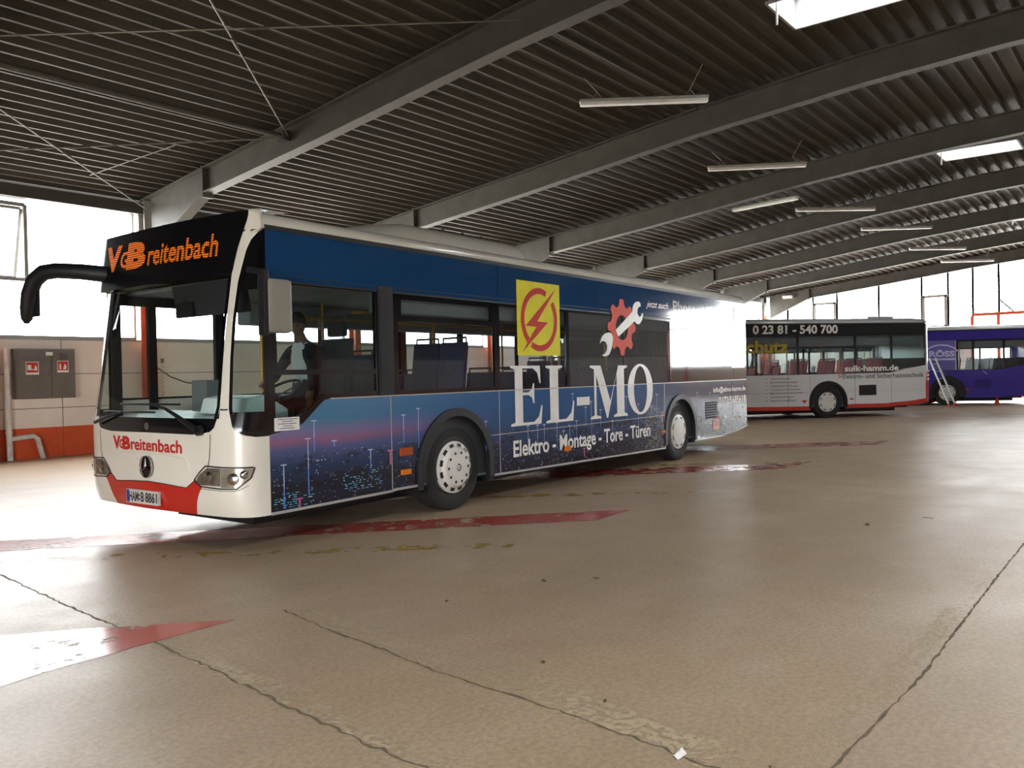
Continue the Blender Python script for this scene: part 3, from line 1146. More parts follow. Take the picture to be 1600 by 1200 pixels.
def night_city(name):
    """printed skyline: dusk gradient over height, changing along the bus, with specks of lights"""
    g = G(name)
    c = g.n('TexCoord').outputs['Object']
    xyz = g.n('SeparateXYZ')
    g.l(c, xyz.inputs[0])
    n = g.noise(g.mapping(c, (.5, 1, 1.6)), 1.2, 4)
    z = g.math('ADD', xyz.outputs['Z'], g.math('MULTIPLY', g.math('SUBTRACT', n, .5), .14))
    t = g.math('DIVIDE', g.math('SUBTRACT', z, .25), 1.1, True)
    f = g.ramp(t, [(0, lin('14121f')), (.28, lin('1b2138')), (.42, lin('22365a')), (.55, lin('4d5584')), (.62, lin('8a5d80')), (.70, lin('74709a')), (.80, lin('487a9c')), (1, lin('4c85ac'))])
    m = g.ramp(t, [(0, lin('1c1b2c')), (.25, lin('262c48')), (.40, lin('2c4067')), (.60, lin('2c5282')), (.80, lin('336295')), (1, lin('38689c'))])
    r = g.ramp(t, [(0, lin('464a55')), (.3, lin('4d5a6c')), (.6, lin('54687e')), (.8, lin('566478')), (1, lin('565f78'))])
    k1 = g.n('MapRange')
    k1.inputs[1].default_value, k1.inputs[2].default_value = 1.2, 3.4
    g.l(xyz.outputs['X'], k1.inputs[0])
    k2 = g.n('MapRange')
    k2.inputs[1].default_value, k2.inputs[2].default_value = 6.8, 9.0
    g.l(xyz.outputs['X'], k2.inputs[0])
    col = g.mix(k2.outputs[0], g.mix(k1.outputs[0], f, m), r)
    dark = g.noise(g.mapping(c, (2.2, 1, 5)), 1.0, 3, .7)          # dark building blocks in the lower half
    dk = g.math('MULTIPLY', g.ramp(dark, [(.52, 0.0), (.56, .55)]), g.math('LESS_THAN', z, .80))
    col = g.mix(dk, col, lin('101018'))
    g.l(col, g.b.inputs['Base Color'])
    g.b.inputs['Roughness'].default_value = .12
    g.b.inputs['Coat Weight'].default_value = .2
    return g.m


M_city = night_city('night_city_wrap')
M_bluetop = mat('blue_wrap', '1a4674', .08, var=.10, scale=.7, coat=.6)
M_wrapgrey = mat('slate_wrap', '4f5a68', .12, var=.1, coat=.3)
M_mirrorpanel = mat('dark_mirror_panel', '25282b', .03, var=.15, scale=1.0, coat=1.0)
M_cyan = mat('print_cyan', '5fb6cf', .4)
M_beam = mat('print_beam_blue', '5a86cf', .4, var=.3)
M_beam2 = mat('print_beam_pale', 'b9c4e6', .4)
M_pink = mat('print_pink', 'bd5a86', .4, var=.3)
M_spark = mat('print_spark', 'd9dcd6', .4)
M_gold = mat('print_gold', 'b39a62', .4)
M_white_body = car_paint('panel_white', 'd9dadb')
M_blackband = mat('black_film', '0e0f13', .08, coat=.4)
M_violet = mat('violet_paint', '2f2493', .28, var=.06, coat=.5)
M_silver = mat('silver_trim', 'b8b6b2', .35, .3)


def side_fn(off=0.0, right=False):
    return (lambda x, z, t=0.0: (x, BW + off - t, z)) if right else (lambda x, z, t=0.0: (x, -off + t, z))


SKIRT = [(.2, .32), (1.69, .335), (1.72, .345), (2.3, .345), (3.2, .315), (8.0, .245), (9.1, .285), (10.40, .275), (10.47, .30), (11.1, .33), (11.62, .40)]


def skirt(u):
    return interp(u, SKIRT)


def lower_panels(cfg, right, root):
    """side skins below the windows with the wheel arches cut out"""
    fn = side_fn(0, right)
    wf, wr = cfg['wf'], cfg['wr']
    top = cfg['belt']
    notch = [] if right else [(.888, 1.305), (.83, 1.293), (.771, 1.253), (.58, 1.10), (.53, 1.075), (.486, 1.059), (.2, 1.012)]
    segs = [(.2, 1.685), (1.695, 3.503), (3.513, wr - .605), (wr - .595, 11.62)]
    for i, (a, b) in enumerate(segs):
        us = sorted({a, b} | {u for u, _ in SKIRT if a < u < b})
        bot = [(u, skirt(u)) for u in us]
        for wx, r in ((wf, .60), (wr, .575)):
            if a < wx < b:
                l = [p for p in bot if p[0] < wx - r]
                rr = [p for p in bot if p[0] > wx + r]
                ar = arc(wx, .478, r, math.pi, 0, 28)
                bot = l + [(wx - r, skirt(wx - r))] + ar + [(wx + r, skirt(wx + r))] + rr
        tp = [(b, top(b)), (a, top(a))] if (i or right or not cfg['cab_notch']) else [(b, top(b))] + notch
        if i == 3:
            tp = [(b, top(b))] + [(u, top(u)) for u in (10.85, 10.4) if a < u < b] + [(a, top(a))]
        p = MB().poly([bot + tp], fn, .02)
        m = [cfg['lower_mat'] if not right else cfg['right_mat']]
        if cfg.get('print') and not right:
            m += decorate(p, a, b, cfg)
        o = p.build('side_panel', m, root)
        tr, gap_ = MB(), False
        for (u0, z0), (u1, z1) in zip([q for q in bot], [q for q in bot][1:]):
            if abs(z0 - skirt(u0)) < .002 and abs(z1 - skirt(u1)) < .002 and abs(u1 - u0) > .02:
                if u0 > wr and a < wr and not gap_:
                    gap_ = True
                    if tr.f:
                        tr.build('sill_trim', cfg['sill_mat'], o)
                    tr = MB()
                if a < wf < b and u0 > wf and not gap_:
                    gap_ = True
                    if tr.f:
                        tr.build('sill_trim', cfg['sill_mat'], o)
                    tr = MB()
                tr.bar(fn(u0, z0 + .008, -.006), fn(u1, z1 + .008, -.006), .012, .024)
        if tr.f:
            tr.build('sill_trim', cfg['sill_mat'], o)
    for wx, r in ((wf, .60), (wr, .575)):
        mb = MB()
        o2 = [(wx + (r + .055) * math.cos(t), .478 + (r + .055) * math.sin(t)) for t in [math.pi * k / 28 for k in range(29)]]
        i2 = [(wx + (r - .03) * math.cos(t), .478 + (r - .03) * math.sin(t)) for t in [math.pi * k / 28 for k in range(29)]]
        lo_ = [(wx - r - .055, .30), (wx - r + .03, .30)]
        ro_ = [(wx + r + .055, .30), (wx + r - .03, .30)]
        loop = [ro_[1], ro_[0]] + o2 + [lo_[0], lo_[1]] + i2[::-1]
        mb.poly([loop], side_fn(.025, right), .06)
        mb.build('wheel_arch_trim', M_mblk, root)
        wl = MB()
        sg = -1 if right else 1
        y0 = BW if right else 0
        pts = [(wx - r, .25), (wx - r, .478)] + arc(wx, .478, r, math.pi, 0, 20) + [(wx + r, .25)]
        for (a, z0), (b, z1) in zip(pts, pts[1:]):
            wl.face([(a, y0 + sg * .02, z0), (b, y0 + sg * .02, z1), (b, y0 + sg * .62, z1), (a, y0 + sg * .62, z0)])
        wl.poly([pts], lambda a, b, t: (a, y0 + sg * .62, b))
        wl.build('wheel_well', M_mblk, root)


BEAMS = [(.692, 1.111, .831), (.618, .953, .45), (.343, .742, .355), (.931, .911, .852), (1.395, .788, .6), (1.868, 1.103, .815), (2.092, 1.159, .744),
         (3.239, .959, .611), (5.151, 1.22, .962), (5.632, 1.098, .609), (5.884, .971, .717), (6.661, 1.135, .792), (7.033, 1.006, .684), (7.668, 1.133, .737),
         (7.475, .958, .697), (5.478, 1.025, .769), (5.237, .853, .637), (5.061, .795, .581), (4.91, .736, .593), (4.75, .856, .505), (4.45, .849, .588),
         (4.298, .85, .543), (4.088, .855, .537), (6.223, .797, .492), (9.236, 1.117, .572), (9.798, 1.101, .883), (9.40, .98, .60)]
PINKS = [(1.667, .759, .611), (.511, .427, .33), (5.429, .464, .342), (9.30, .70, .60), (7.86, .84, .68)]


def decorate(p, a, b, cfg):
    """printed light beams and scattered city lights, a millimetre proud of the skin"""
    rnd = random.Random(int(a * 100))
    wf, wr = cfg['wf'], cfg['wr']
    mbs = {k: MB() for k in ('beam', 'pale', 'pink', 'cyan', 'spark', 'gold')}

    def q(k, x0, x1, z0, z1, off=.0015):
        mbs[k].face([(x0, -off, z0), (x1, -off, z0), (x1, -off, z1), (x0, -off, z1)])
    for u, zt, zb in BEAMS:
        if a < u < b:
            wd = .010 if u > 4 else .012
            q('beam', u - wd / 2, u + wd / 2, zb, zt)
            q('pale', u - wd * .3, u + wd * .3, zb + (zt - zb) * .45, zt, .002)
            q('pale', u - .032, u + .032, zt - .008, zt + .002, .002)
    for u, zt, zb in PINKS:
        if a < u < b:
            q('pink', u - .011, u + .011, zb, zt)
            q('pink', u - .04, u + .04, zt - .012, zt + .002)

    def ok(x, z, r=.66):
        return all(not ((abs(x - w_) < r and z < .5) or math.hypot(x - w_, z - .478) < r) for w_ in (wf, wr)) and a + .02 < x < b - .03 and z > skirt(x) + .03
    for _ in range(int(150 * (b - a))):
        x, z = rnd.uniform(a, b), .28 + .55 * rnd.random() ** 1.6
        if not ok(x, z):
            continue
        ln = rnd.uniform(.004, .02)
        k = rnd.choices(['spark', 'cyan', 'gold', 'pink', 'beam'], [4, 3, 2.4, .6, 2])[0]
        q(k, x, x + ln, z, z + rnd.uniform(.003, .008))
    if a < 1:                                  # window rows of the near towers
        for x0, x1, z0, z1, k in ((.22, .66, .34, .50, 'cyan'), (1.02, 1.52, .42, .60, 'cyan'), (.7, .9, .74, .76, 'spark')):
            z = z0
            while z < z1:
                x = x0 + rnd.random() * .04
                while x < x1:
                    ln = rnd.uniform(.01, .05)
                    if rnd.random() < .62 and ok(x, z) and ok(x + ln, z):
                        q(k if rnd.random() < .8 else 'spark', x, x + ln, z, z + .006)
                    x += ln + rnd.uniform(.01, .03)
                z += .02
    if a > 3 and a < 4:                        # lit trees at the rear end of the middle panel
        for _ in range(420):
            x = rnd.uniform(7.25, 7.92)
            z = rnd.uniform(.27, .98 - abs(x - 7.55) * .4)
            if ok(x, z, .62):
                q('gold' if rnd.random() < .65 else 'spark', x, x + rnd.uniform(.006, .02), z, z + .007)
    for i, k in enumerate(('beam', 'pale', 'pink', 'cyan', 'spark', 'gold')):
        p.k = i + 1
        p.tri(mbs[k].v, mbs[k].f)
    p.k = 0
    return [M_beam, M_beam2, M_pink, M_cyan, M_spark, M_gold]


def wheel(cfg, x, right, root, front):
    """tyre with rim and cap; the cap is a sub-part"""
    sg = 1 if right else -1                     # outward direction
    y = BW - .05 if right else .05
    c = (x, y, .478)

    def P(pr):
        return [(r, sg * o) for r, o in pr]
    t = MB().lathe(c, P([(.30, -.27), (.44, -.27), (.466, -.25), (.478, -.21), (.478, -.05), (.466, -.012), (.44, 0), (.36, .004), (.315, -.004), (.295, -.02), (.29, -.08), (.0, -.08)]), 56)
    for k in range(4):
        t.lathe(c, P([(.4785, -.20 + k * .05), (.4795, -.195 + k * .05), (.4785, -.19 + k * .05)]), 40)
    o = t.build('wheel', M_tyre, root, smooth=30)
    h = MB()
    if front:
        h.lathe(c, P([(.288, -.03), (.288, .012), (.272, .02), (.236, .03), (.226, .048), (.20, .07), (.12, .078), (0, .08)]), 56)
        hb = h.build('hub_cap', M_hub, o, smooth=25)
        d = MB()
        for k in range(12):                     # rectangular openings round the rim
            t0 = 2 * math.pi * (k + .5) / 12
            dr = Vector((math.cos(t0), 0, math.sin(t0)))
            tg = Vector((-math.sin(t0), 0, math.cos(t0)))
            cc = Vector((c[0], c[1] + sg * .034, c[2])) + dr * .247
            d.tri([cc + tg * a_ * .034 + dr * b_ * .019 + Vector((0, sg * (-.006 * b_), 0)) for a_, b_ in ((-1, -1), (1, -1), (1, 1), (-1, 1))], [(0, 1, 2, 3)])
        for k in range(10):                     # round bolt openings
            t0 = 2 * math.pi * k / 10
            cc = Vector((c[0] + .165 * math.cos(t0), c[1] + sg * .0765, c[2] + .165 * math.sin(t0)))
            d.lathe(cc, [(0, sg * .001), (.017, sg * .001)], 12)
        d.build('cap_opening', M_mblk, hb)
        e = MB().lathe((c[0], c[1] + sg * .081, c[2]), [(.030, 0), (.036, sg * .004), (.042, 0)], 24)
        for k in range(3):
            t0 = math.pi / 2 + 2 * math.pi * k / 3
            e.bar((c[0], c[1] + sg * .084, c[2]), (c[0] + .034 * math.cos(t0), c[1] + sg * .084, c[2] + .034 * math.sin(t0)), .006, .004)
        e.build('cap_emblem', M_chrome, hb)
    else:
        h.lathe(c, P([(.288, -.03), (.288, .006), (.27, .012), (.22, .014), (.215, .022), (.1, .026), (0, .027)]), 56)
        hb = h.build('hub_cap', M_hub, o, smooth=25)
        d = MB()
        for k in range(8):
            t0 = 2 * math.pi * (k + .5) / 8
            dr = Vector((math.cos(t0), 0, math.sin(t0)))
            tg = Vector((-math.sin(t0), 0, math.cos(t0)))
            cc = Vector((c[0], c[1] + sg * .0165, c[2])) + dr * .243
            d.tri([cc + tg * a_ * .045 + dr * (b_ * .014 - abs(a_) * .006) for a_, b_ in ((-1, -1), (0, -1), (1, -1), (1, 1), (0, 1), (-1, 1))], [(0, 1, 2, 3, 4, 5)])
        d.build('cap_opening', M_mblk, hb)
    return o


def window_row(cfg, right, root):
    """black window band with its panes (and the cab window with its notch on the driver's side)"""
    fn = side_fn(0, right)
    zt = cfg['bandtop']
    blt = cfg['belt']
    frame = MB()
    panes = []
    if not right and cfg['cab_notch']:
        outer = [(.2, zt), (.2, 1.012), (.486, 1.059), (.53, 1.075), (.58, 1.10), (.771, 1.253), (.83, 1.293), (.888, 1.305), (1.53, 1.305), (1.53, zt)]
        up = [(.30, 1.575), (1.49, 1.575), (1.49, 2.33), (.30, 2.33)]
        lo = [(.27, 1.13), (.50, 1.15), (.62, 1.20), (.82, 1.35), (1.49, 1.36), (1.49, 1.53), (.27, 1.53)]
        frame.poly([outer, up[::-1], lo[::-1]], fn, .03)
        panes.append((up, M_cabglass))
        panes.append((lo, M_cabglass))
        x0 = 1.74
    else:
        x0 = .2
    for i, (a, b, m, hop) in enumerate(cfg['panes'] if not right else cfg['panes_r']):
        zb = blt(a)
        zb2 = blt(b)
        outer = [(a, zb), (b, zb2), (b, zt), (a, zt)]
        if m is None:
            frame.poly([outer], fn, .02)
            continue
        if hop:
            h1 = [(a + .13, zt - .22), (b - .13, zt - .22), (b - .13, zt - .055), (a + .13, zt - .055)]
            h2 = [(a + .08, zb + .05), (b - .07, zb + .05), (b - .07, zt - .275), (a + .08, zt - .275)]
            frame.poly([outer, h1[::-1], h2[::-1]], fn, .03)
            panes += [(h1, m), (h2, m)]
        else:
            h1 = [(a + .035, zb + .02), (b - .035, zb2 + .02), (b - .035, zt - .03), (a + .035, zt - .03)]
            frame.poly([outer, h1[::-1]], fn, .03)
            panes.append((h1, m))
    fo = frame.build('window_frame', M_blk, root)
    for lp, m in panes:
        MB().poly([lp], side_fn(-.008, right)).build('window_pane', m, fo)
    return fo


def roof_loft(mb, lv, top_c=True):
    """bus roof: the plan outline drawn in level by level"""
    per = []
    for i in range(0, 41):
        s = ST * (1 - i / 40)
        p = nose0(s, 2.80)
        per.append((p.x, p.y))
    rear = [(2.0 + 9.5 * k / 8, 0.0) for k in range(9)] + [(11.62, 0), (11.70, .02), (11.755, .08), (BL, .16), (BL, 1.275)]
    rear = rear + [(u, BW - v) for u, v in rear[-2::-1]]
    per += rear
    n = len(per)
    rings = []
    for z, ins in lv:
        rings.append([(5.8 + (u - 5.8) * (1 - ins / 5.95), 1.275 + (v - 1.275) * (1 - ins / 1.275), z) for u, v in per])
    for r0, r1 in zip(rings, rings[1:]):
        for i in range(n):
            j = (i + 1) % n
            mb.face([r0[i], r0[j], r1[j], r1[i]])


def add_seat(root, m, x, y, z, faces=1, proto={}):
    """passenger seat: shell, cushion, backrest, grab handle"""
    key = m.name
    if key not in proto:
        e = empty('passenger_seat')
        e.parent = root
        MB().box(-.22, .22, -.2, .2, .40, .47).build('seat_cushion', m, e, bevel=.02)
        MB().tri([(a + .19 + b * .10, c * .2, .45 + b * .72) for a in (0, .05) for b in (0, 1) for c in (-1, 1)],
                 [(0, 1, 3, 2), (4, 6, 7, 5), (0, 4, 5, 1), (2, 3, 7, 6), (0, 2, 6, 4), (1, 5, 7, 3)]).build('backrest', m, e, bevel=.02)
        MB().tube([(.32, -.18, 1.1), (.32, -.17, 1.22), (.32, .17, 1.22), (.32, .18, 1.1)], .014, 8).build('grab_handle', M_dgrey, e)
        MB().box(-.12, .15, -.03, .03, 0, .40).build('pedestal', M_dgrey, e)
        proto[key] = e
        c = e
    else:
        c = copy_tree(proto[key], root)
    c.location = (x, y, z)
    c.rotation_euler = (0, 0, 0 if faces > 0 else math.pi)
    return c


def build_bus(cfg):
    root = tag(empty('city_bus', cfg['loc'], cfg['rz']), cfg['label'], 'bus')
    body = cfg['body_mat']
    wf_, wr_ = cfg['wf'], cfg['wr']
    # --- nose
    mb = MB()
    mb.grid(lambda a, b: nose(ST * a, .32 + (masktop(ST * a) - .32) * b), 150, 26)
    mask = mb.build('front_mask', body, root, smooth=60)
    for mir in (0, 1):
        f = (lambda s: ST - s) if mir else (lambda s: s)
        p = MB()
        nfill(p, ((1.245, 2.44 if mir else 2.80), lambda z: f(pa(z)), lambda z: f(pb(z))), 0, 8)
        if not mir:
            def corner(a, b):
                z = 2.80 + .18 * b
                q_ = nose(pb(z) * a, z)
                k_ = min(1, max(0, (.2 - on_nose(pb(z) * a)[0]) / .285))
                q_.y += interp(z, [(2.80, 0), (2.87, .012), (2.92, .05), (2.955, .14), (2.985, .30)]) * (1 - k_ * k_ * (3 - 2 * k_)) * (1 - .3 * a)
                return q_
            p.grid(corner, 20, 8)
            p.grid(lambda a, b: corner(a, 1) + Vector((.35 * b, .05 * b, .015 * b)), 20, 2)
        p.build('corner_pillar', body, root, smooth=50)
        q = MB()
        nfill(q, ((1.005, 1.22), lambda z: f(0), lambda z: f(pa(z))), 0, 8)
        nfill(q, ((2.27, 2.44 if mir else 2.80), lambda z: f(0), lambda z: f(pa(z))), 0, 8)
        nfill(q, ((1.22, 2.27), lambda z: f(pa(z) - .035), lambda z: f(pa(z))), 0, 3)
        nfill(q, ((1.22, 2.27), lambda z: f(0), lambda z: f(.05)), 0, 3)
        qo = q.build('quarter_window_frame', M_blk, root, smooth=50)
        g = MB()
        nfill(g, ((1.22, 2.27), lambda z: f(.05), lambda z: f(pa(z) - .035)), -.006, 8)
        g.build('quarter_window', M_cabglass, qo, smooth=50)
    mb = MB()
    s0, s1 = .484, ST - .484
    mb.grid(lambda a, b: nose(s0 + (s1 - s0) * a, masktop(s0 + (s1 - s0) * a) + (1.165 - masktop(s0 + (s1 - s0) * a)) * b, .001), 80, 4)
    nribbon(mb, [(pb(1.165 + 1.245 * k / 12) + .018, 1.165 + 1.245 * k / 12) for k in range(13)], .036, .002)
    nribbon(mb, [(ST - pb(1.165 + 1.245 * k / 12) + .012, 1.165 + 1.245 * k / 12) for k in range(13)], .09, .002)
    band = mb.build('windscreen_surround', M_blk, root, smooth=60)
    g = MB()
    nfill(g, ((1.165, 2.42), lambda z: pb(z), lambda z: ST - pb(z)), -.004, 40)
    g.build('windscreen', M_ws, root, smooth=60)
    d = MB()
    d.grid(lambda a, b: sign_pt(on_nose(pb(2.42 + .555 * b))[1] * (1 - a) + 2.76 * a, 2.42 + .555 * b, .003), 60, 18)
    d.grid(lambda a, b: sign_pt(.24 + 2.52 * a, 2.975, .003) + Vector((.3 * b, 0, .02 * b)), 60, 2)
    d.grid(lambda a, b: sign_pt(1.4 + 1.36 * a, 2.42, .003) + Vector((.14 * b, 0, 0)), 40, 2)
    dest = d.build('destination_panel', M_sign, root, smooth=50)
    # --- sides
    for right in (False, True):
        lower_panels(cfg, right, root)
        window_row(cfg, right, root)
        fn = side_fn(0, right)
        for a, b in ((.2, 3.52), (3.53, 5.86), (5.865, 8.25), (8.255, 11.62)):
            p = MB()
            if cfg['bandtop'] < 2.5:
                p.poly([[(a, cfg['bandtop'] + .02), (b, cfg['bandtop'] + .02), (b, 2.788), (a, 2.788)]], fn, .02)
                p.build('upper_panel', cfg['upper_mat'] if not right else body, root)
        mb = MB().box(.2, 11.62, (BW - .012 if right else -.004), (BW + .004 if right else .012), 2.788, 2.83)
        if cfg['bandtop'] < 2.5:
            mb.box(.2, 11.62, (BW - .02 if right else .004), (BW - .004 if right else .02), cfg['bandtop'], cfg['bandtop'] + .03)
            mb.box(.2, 11.62, (BW if right else -.0015), (BW + .0015 if right else 0), cfg['bandtop'] + .055, cfg['bandtop'] + .061)
        mb.build('gutter', M_mblk, root)
        iw = MB().box(1.6, 11.5, (BW - .07 if right else .05), (BW - .05 if right else .07), .36, 1.27)
        iw.build('inner_wall', M_dgrey, root)
        for x, fr in ((cfg['wf'], True), (cfg['wr'], False)):
            wheel(cfg, x, right, root, fr)
    # --- rear
    rp = [(11.62, 0), (11.70, .02), (11.755, .08), (BL, .16), (BL, BW - .16), (11.755, BW - .08), (11.70, BW - .02), (11.62, BW)]
    mb = MB()
    for k, (z0, z1) in enumerate(((.40, 1.30), (1.30, 2.80))):
        for (a, b), (c, e) in zip(rp, rp[1:]):
            mb.face([(a, b, z0), (c, e, z0), (c, e, z1), (a, b, z1)])
    mb.build('rear_panel', cfg['rear_mat'], root, smooth=50)
    MB().grid(lambda a, b: (BL + .004, .35 + 1.85 * a, 1.45 + 1.2 * b), 6, 4).build('rear_window', M_blackband, root)
    for sgn in (0, 1):
        y = .16 if not sgn else BW - .16
        for z0, z1, m in ((.75, .95, M_redp), (.97, 1.08, M_amber), (1.1, 1.3, M_redp)):
            MB().box(BL - .01, BL + .02, y - .07, y + .07, z0, z1).build('tail_lamp', m, root, bevel=.01)
    # --- roof
    mb = MB()
    roof_loft(mb, [(2.825, .005), (2.87, .012), (2.92, .05), (2.955, .14), (2.985, .35), (3.0, .8), (3.005, 1.27)])
    rf = mb.build('roof', cfg['roof_mat'], root, smooth=50)
    if cfg['hump']:
        u0, u1, y0, y1, hh = cfg['hump']

        def hump(a, b):
            u = u0 + (u1 - u0) * a
            lg = min(1, (a / .34)) ** .55 * min(1, (1 - a) / .035) ** .4 if 0 < a < 1 else 0
            k = abs(b - .5) * 2
            w_ = (1 - k ** 7)
            ins = .05 * (1 - lg)
            return (u, y0 + ins + (y1 - y0 - 2 * ins) * b, 2.95 + (hh - 2.95) * lg * w_ + (0 if k < 1 else -.02))
        ho = MB().grid(hump, 60, 24).build('roof_unit', cfg['roof_mat'], root, smooth=60)
        sc = MB()
        for k in range(5):
            uu = u0 + (u1 - u0) * (.45 + .11 * k)
            sc.lathe((uu, y0 + .005, hh - .075), [(0, -.006), (.016, -.006), (.016, .006)], 10)
        sc.build('screw', M_mblk, ho)
    # --- inside
    MB().box(.15, 11.6, .06, BW - .06, .33, .36).build('bus_floor', M_grey, root)
    MB().box(.35, 11.6, .05, BW - .05, 2.40, 2.44).build('bus_ceiling', M_ceil, root)
    MB().box(.4, 11.2, .35, BW - .35, .24, .33).build('underbody', M_mblk, root)
    MB().box(10.2, 11.7, .06, BW - .06, .36, 1.75).build('engine_housing', M_dgrey, root)
    cv = MB()
    for sgn in (0, 1):
        y0 = .05 if not sgn else BW - .30
        cv.box(1.7, 11.5, y0, y0 + .25, 2.14 if cfg['bandtop'] < 2.5 else 2.3, 2.40)
    cv.build('ceiling_cove', M_ceil, root, bevel=.02)
    hr = []
    for x in (2.4, 4.4, 6.0, 7.4, 9.2):
        for y in (.75, 1.8):
            h = MB().tube([(x, y, .36), (x, y, 2.40)], .018, 10).build('handrail', M_yel, root)
            hr.append(h)
    for y in (.75, 1.8):
        MB().tube([(1.9, y, 2.2), (9.5, y, 2.2)], .018, 10).build('handrail', M_yel, root)
    sm = cfg['seat_mat']
    for x in (2.75, 3.75, 4.9, 5.7, 6.5, 7.3, 8.3, 9.2, 9.9):
        z = .36 if x < 7 else .55
        if x > 2.8 or not cfg['driver']:
            for y in (.30, .72):
                add_seat(root, sm, x, y, z + (.25 if x < 3.4 else 0))
        else:
            for y in (.30, .72):
                add_seat(root, sm, x, y, z + .35)
        if not 4.3 < x < 6.0:
            for y in (BW - .72, BW - .30):
                add_seat(root, sm, x, y, z + (.25 if x < 3.4 else 0))
    # --- driver's place
    db = MB()
    db.tri([(u, y, z) for y in (.16, BW - .30) for u, z in ((-.02, 1.02), (.02, 1.14), (.42, 1.205), (.46, 1.0))],
           [(0, 1, 5, 4), (1, 2, 6, 5), (2, 3, 7, 6), (0, 3, 2, 1), (4, 5, 6, 7)])
    db.build('dashboard', M_dash, root, bevel=.015)
    ip = MB().tri([(u, y, z) for y in (.30, 1.0) for u, z in ((.18, 1.19), (.22, 1.33), (.40, 1.36), (.66, 1.22), (.66, 1.12))],
                  [(0, 1, 6, 5), (1, 2, 7, 6), (2, 3, 8, 7), (3, 4, 9, 8), (0, 4, 3, 2, 1), (5, 6, 7, 8, 9)]).build('instrument_pod', M_dash, root, bevel=.03)
    MB().box(.30, .45, 1.06, 1.30, 1.20, 1.50).build('ticket_machine', M_grey, root, bevel=.015)
    MB().box(.66, .72, .3, .95, .36, 1.2).build('cab_front_panel', M_dgrey, root)
    sw = MB()
    cx, cy, cz = .80, .62, 1.36
    tilt = math.radians(32)
    rim = [(cx + .225 * math.sin(t) * math.cos(tilt), cy + .225 * math.cos(t), cz + .225 * math.sin(t) * math.sin(tilt)) for t in [2 * math.pi * k / 32 for k in range(33)]]
    sw.tube(rim, .014, 8, False)
    for t in (.2, 2.3, 4.4):
        sw.bar((cx, cy, cz - .02), (cx + .21 * math.sin(t) * math.cos(tilt), cy + .21 * math.cos(t), cz + .21 * math.sin(t) * math.sin(tilt)), .03, .012)
    sw.tube([(cx - .02, cy, cz - .02), (cx - .16, cy, cz - .30)], .04, 10)
    sw.build('steering_wheel', M_mblk, root)
    ds = MB().box(.92, 1.38, .36, .88, 1.05, 1.20).box(1.0, 1.3, .48, .76, .36, 1.05)
    ds.tri([(1.36 + a + b * .16, .62 + c * (.25 - .04 * b), 1.18 + b * .72) for a in (0, .09) for b in (0, 1) for c in (-1, 1)],
           [(0, 1, 3, 2), (4, 6, 7, 5), (0, 4, 5, 1), (2, 3, 7, 6), (0, 2, 6, 4), (1, 5, 7, 3)])
    ds.box(1.52, 1.60, .50, .74, 1.92, 2.08)
    ds.build('driver_seat', M_dgrey, root, bevel=.025)
    cp = MB().box(1.62, 1.66, .06, 1.02, .36, 1.60).box(1.62, 1.65, .06, .10, 1.6, 2.4)
    cp.build('cab_partition', M_dgrey, root)
    MB().box(1.635, 1.645, .10, 1.0, 1.6, 2.15).build('cab_screen', M_side, root)
    MB().box(.70, 1.62, .98, 1.02, .36, 1.32).build('cab_door', M_grey, root)
    MB().tube([(.9, 1.0, 1.32), (.9, 1.0, 2.4)], .018, 10).build('handrail', M_yel, root)
    MB().grid(lambda a, b: (.20 + .06 * b, .28 + 1.15 * a, 2.40 - .30 * b), 6, 3).build('sun_blind', M_dgrey, root)
    im = MB().tube([(.22, 1.25, 2.40), (.24, 1.25, 2.22)], .012, 8)
    im.box(.22, .25, 1.12, 1.40, 2.10, 2.24)
    im.build('inside_mirror', M_mblk, root)
    # --- passenger doors on the right side: posts and leaves over the glass
    for a, c, b in ((.23, .63, 1.45), (4.55, 5.2, 5.85)):
        dd = MB()
        for x in (a, c, b):
            dd.box(x - .045, x + .045, BW - .05, BW + .004, .36, 2.40)
        dd.box(a, b, BW - .05, BW + .003, 2.30, 2.42).box(a, b, BW - .05, BW + .003, .34, .46)
        do = dd.build('passenger_door', M_mblk, root)
        MB().face([(a, BW - .01, .46), (b, BW - .01, .46), (b, BW - .01, 2.3), (a, BW - .01, 2.3)]).build('door_glass', M_ws, do)
    # --- mirrors
    arm = MB().tube([(.20, 2.42, 2.58), (.10, 2.47, 2.605), (-.05, 2.62, 2.63), (-.2, 2.85, 2.65), (-.27, 2.97, 2.635), (-.315, 3.08, 2.56), (-.335, 3.15, 2.42), (-.335, 3.2, 2.28), (-.335, 3.225, 2.17), (-.335, 3.23, 2.12)],
                    [.085, .085, .082, .08, .082, .083, .08, .072, .055, .02], 14)
    ao = arm.build('right_mirror', M_mblk, root, smooth=True)
    MB().box(-.30, -.285, 3.03, 3.20, 2.19, 2.46).build('mirror_glass', M_chrome, ao)
    lm = MB().box(-.0, .245, -.30, -.17, 1.88, 2.33)
    lo = lm.build('left_mirror', mat('mirror_housing', '8a857b', .5), root, bevel=.035)
    bk = MB().bar((.0, -.03, 2.42), (.0, -.24, 2.38), .05, .05).bar((0, -.24, 2.40), (.02, -.24, 2.30), .05, .05).box(-.035, .012, -.28, -.19, 1.86, 2.36)
    bk.build('mirror_bracket', M_mblk, lo, bevel=.01)
